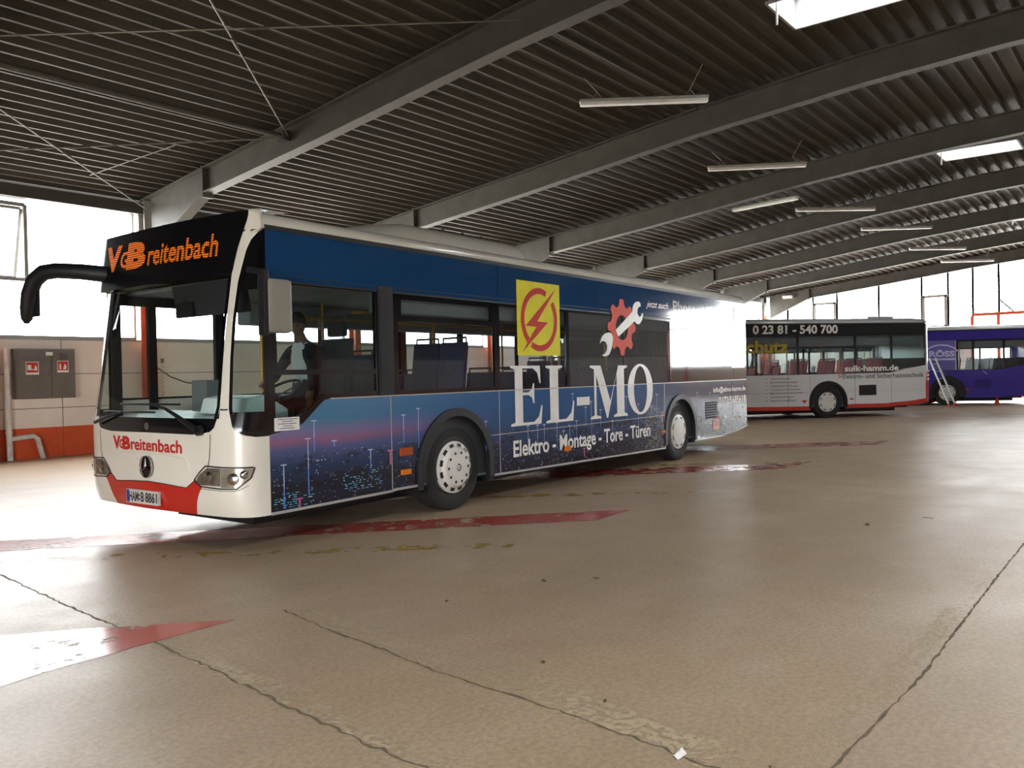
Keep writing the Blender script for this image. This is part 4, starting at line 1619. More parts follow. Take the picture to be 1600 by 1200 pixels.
    # --- lamps, wipers, plate
    for mir in (0, 1):
        f = (lambda s: ST - s) if mir else (lambda s: s)
        L1 = MB()
        zt_, zb_ = .742, .578
        nfill(L1, ((zb_, zt_), lambda z: f(interp(z, [(.575, .305), (.66, .19), (.745, .15)])), lambda z: f(.455)), .006, 10)
        lo1 = L1.build('headlamp', M_lampglass, root, smooth=60)
        L2 = MB()
        nfill(L2, ((.590, .742), lambda z: f(.462), lambda z: f(interp(z, [(.585, .72), (.63, .775), (.68, .72), (.742, .62)]))), .006, 10)
        L2.build('indicator_lamp', mat('lamp_reflector_brown', '8b8272', .15, .55, var=.35, scale=16), lo1, smooth=60)
        e = MB()
        nribbon(e, [(f(a), b) for a, b in ((.16, .75), (.45, .752), (.64, .758), (.72, .70), (.795, .628))], .012, .008)
        nribbon(e, [(f(a), b) for a, b in ((.15, .75), (.185, .66), (.30, .570), (.46, .568), (.70, .578), (.795, .62))], .010, .008)
        e.build('lamp_seal', M_mblk, lo1)
        b = MB()
        for ss, zz, rr in ((.33, .655, .05), (.24, .69, .035), (.60, .66, .05)):
            p = nose(f(ss), zz, .012)
            n = (nose(f(ss), zz, .03) - nose(f(ss), zz, .0)).normalized()
            tx = n.cross(Vector((0, 0, 1))).normalized()
            ty = tx.cross(n)
            b.grid(lambda i, j: p + rr * j * (math.cos(2 * math.pi * i) * tx + math.sin(2 * math.pi * i) * ty) + n * (.012 * (1 - j * j)), 16, 3)
        b.build('lamp_bulb', M_chrome, lo1, smooth=True)
        sl = MB()
        nribbon(sl, [(f(a), b_) for a, b_ in ((.574, 1.03), (.578, .94), (.588, .84), (.615, .74))], .008, .003)
        nribbon(sl, [(f(a), b_) for a, b_ in ((.395, 1.243), (.44, 1.24), (.478, 1.243))], .012, .003)
        sl.build('panel_gap', M_mblk, mask)
    mbot = [(.70, .562), (.78, .632), (.83, .60), (.905, .556), (1.0, .560), (1.2, .572), (1.486, .583)]

    def mb_top(s):
        return interp(min(s, ST - s), mbot)
    ri = MB()

    def red(a, b):
        zc = b
        sL = .70 + (.83 - .70) * (1 - zc)
        s = sL + (ST - 2 * sL) * a
        zt__ = mb_top(s)
        return nose(s, .322 + (zt__ - .322) * zc, .004)
    ri.grid(red, 70, 10)
    if cfg['front_insert']:
        ri.build('bumper_insert', cfg['front_insert'], root, smooth=60)
    gp = MB()
    nribbon(gp, [(s_, z_) for s_, z_ in mbot] + [(ST - s_, z_) for s_, z_ in mbot[-2::-1]], .007, .006)
    nribbon(gp, [(.70, .558), (.46, .552), (.30, .553), (.2, .60)], .004, .004)
    gp.build('panel_gap', M_mblk, mask)
    rl = MB()                                   # pressed swage around the emblem
    rl.tube([nose(a, b, .0) for a, b in catmull([(2.10, .80), (2.02, .835), (1.7, .848), (1.486, .852), (1.2, .84), (.98, .822), (.90, .79), (.885, .70)], 6)], .013, 8)
    rl.build('swage', body, mask, smooth=True)
    w1 = MB()
    w1.tube([nose(.685, 1.06, .05), nose(.85, 1.13, .06), nose(1.0, 1.19, .055), nose(1.162, 1.245, .05), nose(1.41, 1.285, .04)], [.03, .024, .018, .014, .010], 8)
    w1.lathe(nose(.685, 1.06, .03), [(0, -.02), (.045, -.02), (.045, .02), (0, .02)], 14, 'x')
    w1.tube([nose(1.0 + .98 * k / 10, 1.285, .018) for k in range(11)], .011, 6)
    w1.build('wiper', M_mblk, root)
    w2 = MB()
    w2.tube([nose(2.44, 1.10, .04), nose(2.2, 1.16, .04), nose(1.92, 1.205, .03)], [.018, .014, .010], 8)
    w2.tube([nose(1.36 + .95 * k / 10, 1.212, .018) for k in range(11)], .010, 6)
    w2.build('wiper', M_mblk, root)
    st = MB()
    c = Vector(nose(1.482, .715, .012))
    st.lathe(c, [(0, -.002), (.094, -.002), (.10, .006)], 40, 'x')
    so = st.build('front_emblem', M_blk, root)
    rg = MB().lathe(c + Vector((-.006, 0, 0)), [(.088, -.004), (.094, -.012), (.102, -.008), (.104, .006)], 40, 'x')
    for k in range(3):
        t0 = math.pi / 2 + 2 * math.pi * k / 3
        d_ = Vector((0, math.cos(t0), math.sin(t0)))
        nrm = Vector((0, -math.sin(t0), math.cos(t0)))
        cc = c + Vector((-.012, 0, 0))
        rg.tri([cc + nrm * .016 + d_ * .008, cc - nrm * .016 + d_ * .008, cc + d_ * .090, cc + Vector((-.012, 0, 0))], [(0, 3, 2), (1, 2, 3), (0, 1, 3)])
    rg.build('emblem_star', M_chrome, so)
    em = Vector(nose(1.488, 1.085, .006))
    eo = MB().lathe(em, [(0, -.002), (.034, -.002), (.036, .003)], 24, 'x').build('small_badge', M_rod, band)
    del eo
    ch = MB().box(.5, 11.0, .66, BW - .66, .13, .24)  # low boxes added to keep light off the floor under the bus
    for a, b in ((.45, wf_ - .75), (wf_ + .75, wr_ - .75), (wr_ + .75, 10.6)):
        ch.box(a, b, .30, BW - .30, .235, .34)
    ch.build('under_bus_shade_block', M_mblk, root)
    return root, mask, dest


def quad_text(root, name, m, items, fn):
    for it in items:
        mb = MB()
        put_text(mb, it[0], fn, *it[1:5], **(it[5] if len(it) > 5 else {}))
        mb.build(name, m, root)

# ------------------------------------------------------------------ the three buses
def belt_flat(u):
    return 1.305


def belt_step(u):
    return interp(u, [(0, 1.31), (10.38, 1.31), (10.8, 1.42), (11.62, 1.53)])


BUS1 = dict(loc=(4.119, 6.106, 0), rz=.0412, wf=2.705, wr=8.55, label='large white-fronted bus with blue night-skyline side wrap, nearest in the hall',
            body_mat=M_cream, roof_mat=M_cream, lower_mat=M_city, right_mat=M_cream, upper_mat=M_bluetop, rear_mat=M_wrapgrey, sill_mat=M_silver,
            belt=belt_flat, bandtop=2.34, cab_notch=True, print=True, hump=(1.50, 4.78, .36, 2.19, 3.255), seat_mat=M_seatb, driver=True, front_insert=M_redp,
            panes=[(1.74, 3.505, M_side, True), (3.505, 5.05, M_side, False), (5.05, 6.63, M_film, False), (6.63, 8.22, M_film, False)],
            panes_r=[(.2, 1.5, M_side, False), (1.5, 3.0, M_side, False), (3.0, 4.5, M_side, False), (4.5, 5.9, M_side, False), (5.9, 7.4, M_side, False), (7.4, 9.2, M_side, False), (9.2, 11.62, None, False)])
bus1, mask1, dest1 = build_bus(BUS1)

# side of the nearest bus: engine bay skin, vents, markers, pillar grille
MB().poly([[(8.22, 1.305), (11.62, 1.305), (11.62, 2.36), (8.22, 2.36)]], side_fn(.001), .02).build('engine_bay_panel', M_mirrorpanel, bus1)
mb = MB().box(1.53, 1.74, -.012, .01, 1.31, 2.40)
for k in range(34):
    mb.box(1.545, 1.725, -.02, -.012, 1.36 + k * .03, 1.372 + k * .03)
mb.build('pillar_grille', M_mblk, bus1)
mb = MB().box(9.59, 10.10, -.006, .004, .63, .93)
lo = mb.build('side_vent', M_mblk, bus1)
mb = MB()
for k in range(7):
    mb.tri([(u, y, .64 + .044 * k + dz) for u in (9.59, 10.1) for y, dz in ((-.006, 0), (-.014, .010), (-.006, .022))], [(0, 1, 4, 3), (1, 2, 5, 4)])
mb.build('vent_slat', M_wrapgrey, lo)
mb = MB().box(11.02, 11.58, -.008, .004, 2.41, 2.71)
lo = mb.build('roof_side_vent', M_white_body, bus1)
mb = MB()
for k in range(12):
    for a, b in ((11.06, 11.28), (11.32, 11.54)):
        mb.box(a, b, -.010, -.008, 2.43 + k * .023, 2.438 + k * .023)
mb.build('vent_slat', M_mblk, lo)
for x0, x1, z0, z1, m in ((1.80, 1.98, .68, .765, M_ambdark), (1.815, 1.955, .487, .542, M_amber), (4.93, 5.06, .46, .53, M_amber), (7.81, 7.95, .495, .55, M_ambdark)):
    MB().box(x0, x1, -.022, .004, z0, z1).build('side_marker_lamp', m, bus1, bevel=.006)
mb = MB()
for x in (1.69, 3.508, 7.95):
    mb.box(x - .004, x + .004, -.003, 0, skirt(x) + .02, 1.30)
mb.box(.9, 11.62, -.006, 0, 1.298, 1.310)
mb.box(3.35, 7.94, -.005, 0, .782, .790)
mb.build('side_trim', M_silver, bus1)
mb = MB().box(11.0, 11.62, -.004, 0, 1.30, 1.31)
mb.box(10.86, 10.868, -.003, 0, .34, 1.3).box(10.97, 10.978, -.003, 0, 1.31, 2.37)
mb.build('hatch_gap', M_mblk, bus1)
lb = MB().box(.255, .525, -.006, .002, 1.04, 1.155).build('notice_label', M_white, bus1)
mb = MB()
for k, (a, b) in enumerate(((.29, .50), (.33, .45), (.29, .49), (.34, .45), (.31, .47))):
    mb.box(a, b, -.0075, -.006, 1.137 - k * .02, 1.143 - k * .02)
mb.build('notice_lines', M_txtblk, lb)
lb = MB().box(10.86, 11.53, -.004, .002, 1.53, 2.14).build('info_sticker', glass_mat('sticker_film', (.8, .8, .8), .04, .1, (.8, .8, .8), .75), bus1)
mb = MB()
for k in range(9):
    mb.box(10.93, 11.46 - .05 * (k % 3), -.0055, -.004, 2.08 - k * .04, 2.088 - k * .04)
mb.build('sticker_lines', M_rod, lb)

fs = side_fn(.004)
# yellow flash sign
M_ysign = mat('sign_yellow', 'ece014', .5, spec=.15)
M_rsign = mat('sign_flash_red', 'cc2412', .5, spec=.15)
ys_ = MB().poly([[(3.90, 1.727), (4.86, 1.727), (4.86, 2.652), (3.90, 2.652)]], side_fn(.005), .004).build('flash_sign', M_ysign, bus1)


def ell(cx, cz, rx, rz, a0=0.0, a1=2 * math.pi, n=48):
    return [(cx + rx * math.cos(a0 + (a1 - a0) * k / n), cz + rz * math.sin(a0 + (a1 - a0) * k / n)) for k in range(n + 1)]


mb = MB()
for a0, a1 in ((math.radians(66), math.radians(228)), (math.radians(240), math.radians(398))):
    mb.poly([ell(4.385, 2.18, .408, .40, a0, a1) + ell(4.385, 2.18, .335, .325, a1, a0)], side_fn(.0075), None)
mb.poly([[(4.773, 2.595), (4.076, 2.095), (4.316, 2.089), (3.999, 1.768), (4.573, 2.150), (4.331, 2.158)]], side_fn(.0075), None)
mb.build('flash_symbol', M_rsign, ys_)
# gear with spanner
M_gear = mat('gear_red', 'e2421f', .5, spec=.15)
gx, gz, outl = 6.558, 2.158, []
for k in range(8):
    for da, r in ((-.36, .315), (-.20, .345), (-.15, .40), (-.08, .418), (.08, .418), (.15, .40), (.20, .345), (.36, .315)):
        t0 = math.pi / 2 + 2 * math.pi * k / 8 + da
        outl.append((gx + 1.02 * r * math.cos(t0), gz + r * math.sin(t0)))
go = MB().poly([outl, ell(gx, gz - .005, .185, .185, 0, -2 * math.pi, 32)[:-1]], side_fn(.005), .003).build('gear_symbol', M_gear, bus1)
mb = MB()
mb.poly([[(6.357, 2.111), (6.437, 2.015), (6.955, 2.262), (7.0, 2.232), (7.06, 2.222), (7.118, 2.229), (7.20, 2.29), (7.243, 2.389), (7.20, 2.395), (7.16, 2.345), (7.104, 2.335), (7.044, 2.39),
          (7.06, 2.455), (7.11, 2.49), (7.165, 2.50), (7.15, 2.55), (7.094, 2.571), (6.99, 2.555), (6.929, 2.515), (6.895, 2.46), (6.888, 2.405)]], side_fn(.0075), None)
mb.poly([[(6.235, 2.055), (6.17, 2.07), (6.06, 2.055), (5.96, 2.01), (5.90, 1.93), (5.895, 1.90), (5.94, 1.935), (6.00, 1.945), (6.06, 1.93), (6.10, 1.88), (6.095, 1.82), (6.04, 1.77), (5.955, 1.742), (6.0, 1.725),
          (6.08, 1.728), (6.16, 1.755), (6.225, 1.83), (6.262, 1.93), (6.28, 2.0)]], side_fn(.0075), None)
mb.build('spanner_symbol', M_text, go)
# EL-MO in tall serif letters
LE = [(0, 0), (0, .035), (.13, .06), (.13, .94), (0, .965), (0, 1), (.93, 1), (.95, .70), (.91, .70), (.84, .88), (.70, .955), (.37, .955), (.37, .55), (.55, .55), (.66, .60), (.70, .70), (.735, .70), (.735, .36),
      (.70, .36), (.66, .46), (.55, .505), (.37, .505), (.37, .045), (.72, .045), (.88, .13), (.96, .32), (1, .32), (.95, 0)]
LL = [(0, 0), (0, .035), (.14, .06), (.14, .94), (0, .965), (0, 1), (.58, 1), (.58, .965), (.43, .94), (.43, .045), (.70, .045), (.88, .15), (.96, .36), (1, .36), (.95, 0)]
LM = [(0, 0), (0, .035), (.10, .07), (.10, .93), (0, .965), (0, 1), (.27, 1), (.52, .32), (.75, 1), (1, 1), (1, .965), (.91, .93), (.91, .07), (1, .035), (1, 0), (.61, 0), (.61, .035), (.70, .07), (.70, .84), (.45, 0), (.42, 0), (.155, .82), (.155, .07), (.27, .035), (.27, 0)]
for sh, x0, x1, z0, z1 in ((LE, 3.735, 4.42, .862, 1.598), (LL, 4.50, 5.186, .857, 1.598), (LM, 5.61, 6.69, .845, 1.594)):
    MB().poly([[(x0 + a * (x1 - x0), z0 + b * (z1 - z0)) for a, b in sh]], fs, None).build('large_letter', M_text, bus1)
MB().poly([[(5.25, 1.053), (5.59, 1.053), (5.59, 1.166), (5.25, 1.166)]], fs, None).build('large_hyphen', M_text, bus1)
MB().poly([ell(7.115, 1.228, .415, .388, 0, 2 * math.pi, 56)[:-1], ell(7.115, 1.228, .215, .352, 0, -2 * math.pi, 56)[:-1]], fs, None).build('large_letter', M_text, bus1)
quad_text(bus1, 'side_lettering', M_text, [('Elektro - Montage - Tore - Türen', 3.77, 7.42, .495, .187, dict(bold=.022))], fs)
quad_text(bus1, 'side_lettering', M_text, [('jetzt auch', 7.35, 8.14, 2.505, .10, dict(bold=.006, shear=.45))], fs)
quad_text(bus1, 'side_lettering', M_textg, [('Photovoltaik', 8.315, 10.3, 2.475, .18, dict(bold=.02))], fs)
quad_text(bus1, 'side_lettering', M_text, [('info@elmo-hamm.de', 9.95, 11.56, 1.095, .085, dict(bold=.02)), ('0172/5685618', 10.2, 11.56, .862, .135, dict(bold=.022)), ('elmo_hamm', 10.80, 11.56, .55, .07, dict(bold=.02))], fs)
# camera and note icons
M_ig = G('icon_gradient')
c_ = M_ig.n('TexCoord').outputs['Object']
x_ = M_ig.n('SeparateXYZ')
M_ig.l(c_, x_.inputs[0])
mr = M_ig.n('MapRange')
mr.inputs[1].default_value, mr.inputs[2].default_value = .41, .64
M_ig.l(x_.outputs['Z'], mr.inputs[0])
M_ig.l(M_ig.ramp(mr.outputs[0], [(0, lin('f0b060')), (.35, lin('d8505c')), (1, lin('b8406c'))]), M_ig.b.inputs['Base Color'])


def rrect(x0, x1, z0, z1, r, n=6):
    o = []
    for cx, cz, a0 in ((x1 - r, z1 - r, 0), (x0 + r, z1 - r, 90), (x0 + r, z0 + r, 180), (x1 - r, z0 + r, 270)):
        o += arc(cx, cz, r, math.radians(a0), math.radians(a0 + 90), n)
    return o


ic = MB().poly([rrect(9.90, 10.215, .41, .64, .07)], fs, None).build('camera_icon', M_ig.m, bus1)
mb = MB().poly([rrect(9.945, 10.17, .445, .605, .05), rrect(9.965, 10.15, .46, .59, .045)[::-1]], side_fn(.006), None)
mb.poly([ell(10.057, .525, .055, .042)[:-1], ell(10.057, .525, .037, .028, 0, -2 * math.pi)[:-1]], side_fn(.006), None)
mb.poly([ell(10.12, .572, .012, .009, n=12)[:-1]], side_fn(.006), None)
mb.build('icon_outline', M_text, ic)
mb = MB().poly([ell(10.415, .545, .062, .042)[:-1], ell(10.415, .545, .035, .022, 0, -2 * math.pi)[:-1]], fs, None)
mb.poly([[(10.45, .545), (10.48, .545), (10.48, .62), (10.53, .60), (10.56, .598), (10.56, .622), (10.51, .635), (10.48, .665), (10.45, .665)]], fs, None)
put_text(mb, 'TikTok', fs, 10.35, 10.56, .475, .022)
mb.build('note_icon', M_text, bus1)

# front lettering, plate, glowing destination sign
fv = lambda off: (lambda x, z: nose(s_of_v(-x), z, off))
M_redtxt = mat('red_lettering', 'c4261c', .4)


def sl(x0, x1):
    """lettering on the nose follows its slight slope"""
    return lambda x, z: nose(s_of_v(-x), z - .010 * (x + 1.9) / 1.15, .005)


mb = MB()
put_text(mb, 'V', sl(0, 0), -1.905, -1.755, .868, .112, bold=.045)
put_text(mb, 'G', sl(0, 0), -1.775, -1.70, .872, .080, bold=.03)
put_text(mb, 'B', sl(0, 0), -1.715, -1.565, .868, .112, bold=.05)
put_text(mb, 'reitenbach', sl(0, 0), -1.555, -.745, .868, .108, bold=.02)
mb.build('front_lettering', M_redtxt, bus1)
gl = G('led_matrix')
c_ = gl.n('TexCoord').outputs['Object']
x_ = gl.n('SeparateXYZ')
gl.l(c_, x_.inputs[0])
fz = gl.math('GREATER_THAN', gl.math('FRACT', gl.math('MULTIPLY', x_.outputs['Z'], 46)), .34)
fy = gl.math('GREATER_THAN', gl.math('FRACT', gl.math('MULTIPLY', x_.outputs['Y'], 40)), .26)
k_ = gl.math('MULTIPLY', fz, fy)
gl.l(gl.mix(k_, (.03, .012, .005), lin('e0701c')), gl.b.inputs['Base Color'])
gl.l(gl.mix(k_, (0, 0, 0), lin('f57a1c')), gl.b.inputs['Emission Color'])
gl.b.inputs['Emission Strength'].default_value = .5
gl.b.inputs['Roughness'].default_value = .4
ld = lambda x, z: sign_pt(-x, z - .02 * (x + 2.4) / 1.9, .007)
mb = MB()
put_text(mb, 'V', ld, -2.42, -2.10, 2.625, .225, bold=.05)
put_text(mb, 'G', ld, -2.11, -1.95, 2.635, .15, bold=.03)
put_text(mb, 'B', ld, -1.98, -1.62, 2.625, .225, bold=.06)
put_text(mb, 'reitenbach', ld, -1.58, -.50, 2.62, .195, bold=.022)
mb.build('led_lettering', gl.m, dest1)
pl = MB()
pf = lambda x, z, o: Vector((nose(s_of_v(1.335), .43, 0).x - .032 - o, x, z))
pl.tri([pf(a, b, o) for o in (-.02, .008) for b in (.372, .497) for a in (1.075, 1.60)], [(0, 2, 3, 1), (4, 5, 7, 6), (0, 1, 5, 4), (2, 6, 7, 3), (0, 4, 6, 2), (1, 3, 7, 5)])
po = pl.build('number_plate', mat('plate_white', 'cfccc2', .4, spec=.3), bus1)
MB().tri([pf(a, b, .0095) for b in (.378, .491) for a in (1.555, 1.594)], [(0, 1, 3, 2)]).build('plate_blue_strip', mat('plate_blue', '1e3a9a', .4), po)
mb = MB()
pt = lambda x, z: pf(-x, z, .0095)
put_text(mb, 'HAM', pt, -1.55, -1.395, .394, .083, bold=.03)
mb.lathe(pf(1.375, .452, .010), [(0, -.001), (.012, -.001)], 12, 'x').lathe(pf(1.375, .415, .010), [(0, -.001), (.012, -.001)], 12, 'x')
put_text(mb, 'B', pt, -1.352, -1.30, .394, .083, bold=.03)
put_text(mb, '8861', pt, -1.28, -1.088, .394, .083, bold=.03)
mb.build('plate_lettering', M_txtblk, po)

# ---- white and red bus behind
BUS2 = dict(loc=(18.98, 13.405, 0), rz=-.70, wf=2.455, wr=8.30, label='white bus with dark glass band and red sill, behind the blue one',
            body_mat=M_white_body, roof_mat=M_white_body, lower_mat=M_white_body, right_mat=M_white_body, upper_mat=M_blackband, rear_mat=[M_white_body], sill_mat=M_redp,
            belt=belt_step, bandtop=2.47, cab_notch=False, print=False, hump=None, seat_mat=M_seatr, driver=False, front_insert=None,
            panes=[(.2, 1.5, M_side, False), (1.5, 3.4, M_side, False), (3.4, 5.3, M_side, False), (5.3, 7.33, M_side, False), (7.33, 9.22, M_side, False), (9.22, 10.45, M_side, False), (10.45, 11.62, M_cabglass, False)],
            panes_r=[(.2, 1.5, M_side, False), (1.5, 3.4, M_side, False), (3.4, 5.3, M_side, False), (5.3, 7.33, M_side, False), (7.33, 9.22, M_side, False), (9.22, 10.45, M_side, False), (10.45, 11.62, M_cabglass, False)])
bus2, _, _ = build_bus(BUS2)
fn2 = side_fn(.004)
for a, b in ((.2, 1.85), (3.06, 7.72), (8.88, 11.62)):
    n = 10
    mb = MB()
    for i in range(n):
        u0, u1 = a + (b - a) * i / n, a + (b - a) * (i + 1) / n
        mb.poly([[(u0, skirt(u0) + .005), (u1, skirt(u1) + .005), (u1, skirt(u1) + .115), (u0, skirt(u0) + .115)]], side_fn(.003), None)
    mb.build('red_sill', M_redp, bus2)
MB().tri([(11.60, -.012, .40), (11.70, .01, .40), (BL + .012, .10, .42), (BL + .012, .10, 1.40), (11.70, .01, 1.40), (11.64, -.012, 1.30), (11.60, -.012, .95)],
         [(0, 1, 4, 5), (0, 5, 6), (1, 2, 3, 4)]).build('rear_corner_red', M_redp, bus2)
for z in (1.10, 1.22, 1.34):
    MB().box(11.655, 11.72, -.022, .05, z - .035, z + .035).build('tail_lamp', M_white, bus2, bevel=.008)
quad_text(bus2, 'side_lettering', M_text, [('0 23 81 - 540 700', 5.89, 8.65, 2.535, .235, dict(bold=.03))], fn2)
quad_text(bus2, 'side_lettering', M_text, [('sulk-hamm.de', 8.86, 10.68, 1.385, .165, dict(bold=.028))], fn2)
quad_text(bus2, 'side_lettering', M_txtblk, [('Elektro- und Sicherheitstechnik', 8.78, 11.55, 1.165, .135, dict(bold=.006))], fn2)
quad_text(bus2, 'side_lettering', M_redtxt, [('>', 8.63, 8.74, 1.15, .15, dict(bold=.01))], fn2)
M_ytxt = mat('yellow_lettering', 'b9a23a', .4)
quad_text(bus2, 'side_lettering', M_ytxt, [('schutz', 5.45, 7.02, 1.98, .34, dict(bold=.035))], side_fn(.006))
rows = ['Alarmanlagen', 'Brandmeldeanlagen', 'Videoüberwachung', 'Tresore und Schlösser', 'Mechanische Sicherheit', 'Schließanlagen', 'Elektroinstallation']
wd = [.70, .95, .92, 1.05, 1.12, .78, .88]
quad_text(bus2, 'side_lettering', M_txtblk, [(r, 6.42, 6.42 + wd[k] * .95, 1.185 - .108 * k, .048, dict(bold=.004)) for k, r in enumerate(rows)] + [('>', 6.28, 6.33, 1.18 - .108 * k, .05) for k in range(7)], fn2)
quad_text(bus2, 'side_lettering', M_redtxt, [('K', 5.55, 5.72, .50, .10, dict(bold=.02))], fn2)
lo = MB().box(9.33, 9.91, -.006, .004, .65, .96).build('side_vent', M_mblk, bus2)
mb = MB()
for k in range(9):
    mb.box(9.35, 9.89, -.010, -.006, .67 + k * .032, .68 + k * .032)
mb.build('vent_slat', M_dgrey, lo)
MB().box(9.02, 9.13, -.02, .004, .53, .57).build('side_marker_lamp', M_ambdark, bus2)
MB().poly([[(7.52, .45), (7.61, .55), (7.43, .55)]], side_fn(.005), None).build('triangle_mark', M_redtxt, bus2)
mb = MB()
for x in (5.3, 7.0, 9.2, 10.42):
    mb.box(x - .004, x + .004, -.003, 0, skirt(x) + .12, 1.3)
mb.box(3.1, 7.7, -.003, 0, .78, .786).box(8.9, 11.6, -.003, 0, .78, .783)
mb.build('panel_gap', M_rod, bus2)
MB().box(10.0, 10.9, .5, 1.9, 2.98, 3.06).build('roof_hatch', M_white_body, bus2, bevel=.02)

# ---- violet bus in the far corner
BUS3 = dict(loc=(30.821, 14.25, 0), rz=-1.10, wf=2.705, wr=8.55, label='violet-blue bus cut by the right photo edge, farthest of the parked buses',
            body_mat=M_violet, roof_mat=M_white_body, lower_mat=M_violet, right_mat=M_violet, upper_mat=M_violet, rear_mat=[M_violet], sill_mat=M_violet,
            belt=belt_step, bandtop=2.43, cab_notch=False, print=False, hump=None, seat_mat=M_dgrey, driver=False, front_insert=None,
            panes=[(.2, 1.5, M_side, False), (1.5, 3.4, M_side, False), (3.4, 5.3, M_side, False), (5.3, 7.2, M_side, False), (7.2, 8.9, M_side, False), (8.9, 9.45, M_side, False), (9.45, 10.5, M_side, False), (10.5, 11.62, M_side, False)],
            panes_r=[(.2, 1.5, M_side, False), (1.5, 3.4, M_side, False), (3.4, 5.3, M_side, False), (5.3, 7.2, M_side, False), (7.2, 8.9, M_side, False), (8.9, 10.5, M_side, False), (10.5, 11.62, M_side, False)])
bus3, _, _ = build_bus(BUS3)
M_filmv = mat('violet_window_film', '6d68b4', .3)
fo = MB().poly([[(7.55, 1.34), (8.86, 1.34), (8.86, 2.44), (7.55, 2.44)]], side_fn(.003), .002).build('window_film', M_filmv, bus3)
mb = MB()
put_text(mb, 'RÖSS', side_fn(.006), 7.92, 8.82, 1.84, .20, bold=.045)
mb.poly([ell(8.35, 1.9, .62, .40, math.radians(20), math.radians(160), 30) + ell(8.35, 1.9, .57, .345, math.radians(160), math.radians(20), 30)], side_fn(.006), None)
mb.box(7.75, 8.84, -.007, -.005, 1.70, 1.77)
mb.poly([[(8.835, 1.34), (8.86, 1.34), (8.86, 2.44), (8.835, 2.44)]], side_fn(.006), None)
mb.build('film_lettering', mat('film_lettering_pale', 'c9c8ea', .4), fo)
lo = MB().box(9.49, 10.04, -.006, .004, .66, .95).build('side_vent', mat('violet_dark', '1d1766', .5), bus3)
mb = MB()
for k in range(8):
    mb.box(9.5, 10.03, -.010, -.006, .68 + k * .034, .692 + k * .034)
mb.build('vent_slat', M_violet, lo)
MB().box(9.13, 9.30, -.02, .004, .575, .625).build('side_marker_lamp', M_redp, bus3)
MB().bar((9.78, -.004, 1.28), (9.92, -.004, 1.14), .006, .02).build('scratch_mark', M_silver, bus3)

# ------------------------------------------------------------------ ladder and cone by the violet bus
R3 = Matrix.Rotation(-1.10, 3, 'Z')
L0 = Vector(BUS3['loc'])


def b3(x, y, z):
    return L0 + R3 @ Vector((x, y, z))


ladder = tag(empty('ladder', b3(8.46, -.85, 0)), 'slim aluminium ladder leaning on the violet bus by its rear wheel', 'ladder')
base = b3(8.46, -.85, 0)
M_alu = mat('aluminium', 'c9cacb', .35, .5)
r_ = []
for dx in (-.11, .11):
    p, q = b3(8.46 + dx, -.85, .04) - base, b3(8.02 + dx, -.06, 1.78) - base
    MB().bar(p, q, .04, .06).build('rail', M_alu, ladder)
    MB().bar(p - (q - p).normalized() * .04, p + (q - p).normalized() * .07, .05, .07).build('foot', M_redp, ladder)
    r_.append((p, q))
for k in range(6):
    t = .1 + .155 * k
    MB().bar(r_[0][0].lerp(r_[0][1], t), r_[1][0].lerp(r_[1][1], t), .03, .03).build('rung', M_alu, ladder)
cone = tag(empty('traffic_cone', (35.72, 5.16, 0)), 'small orange cone with a pale ball top in front of the violet bus', 'cone')
MB().lathe((0, 0, 0), [(0, 0), (.13, 0), (.13, .02), (.085, .03), (.03, .30), (.02, .31), (0, .31)], 20, 'z').build('cone_body', M_orange, cone, smooth=40)
MB().lathe((0, 0, .36), [(0, -.06), (.05, -.04), (.065, 0), (.05, .04), (0, .06)], 16, 'z').build('ball_top', M_white, cone, smooth=True)


# ------------------------------------------------------------------ the driver (bus-1 frame; faces the nose, head turned down to the window)
def skin_mesh(name, joints, bones):
    me = D.meshes.new(name)
    me.from_pydata([j[0] for j in joints], bones, [])
    o = D.objects.new(name, me)
    COL.objects.link(o)
    sk = o.modifiers.new('skin', 'SKIN')
    sk.use_smooth_shade = True
    for v, j in zip(me.skin_vertices[0].data, joints):
        v.radius = j[1] if isinstance(j[1], tuple) else (j[1], j[1])
    me.skin_vertices[0].data[0].use_root = True
    su = o.modifiers.new('sub', 'SUBSURF')
    su.levels = su.render_levels = 2
    bpy.context.view_layer.update()
    dg = bpy.context.evaluated_depsgraph_get()
    m2 = D.meshes.new_from_object(o.evaluated_get(dg))
    D.objects.remove(o)
    D.meshes.remove(me)
    return m2


J = [((1.14, .62, 1.28), (.15, .13)), ((1.15, .62, 1.45), (.145, .11)), ((1.13, .62, 1.62), (.165, .115)), ((1.115, .62, 1.785), (.13, .085)), ((1.09, .62, 1.85), .066), ((1.06, .615, 1.92), .060), ((1.045, .61, 1.97), .05),
     ((1.12, .43, 1.775), .072), ((1.06, .36, 1.56), .052), ((.985, .37, 1.44), .042), ((1.03, .43, 1.375), .030),
     ((1.12, .81, 1.775), .072), ((1.02, .89, 1.58), .052), ((.93, .85, 1.49), .042), ((.83, .80, 1.475), .030),
     ((1.06, .52, 1.26), .09), ((.74, .50, 1.24), .07), ((.70, .50, .82), .05), ((.62, .50, .76), .04),
     ((1.06, .72, 1.26), .09), ((.74, .76, 1.24), .07), ((.70, .76, .82), .05), ((.62, .76, .76), .04)]
Bn = [(0, 1), (1, 2), (2, 3), (3, 4), (4, 5), (5, 6), (3, 7), (7, 8), (8, 9), (9, 10), (3, 11), (11, 12), (12, 13), (13, 14), (0, 15), (15, 16), (16, 17), (17, 18), (0, 19), (19, 20), (20, 21), (21, 22)]
pm = skin_mesh('person', J, Bn)
bm = bmesh.new()
bm.from_mesh(pm)
D.meshes.remove(pm)
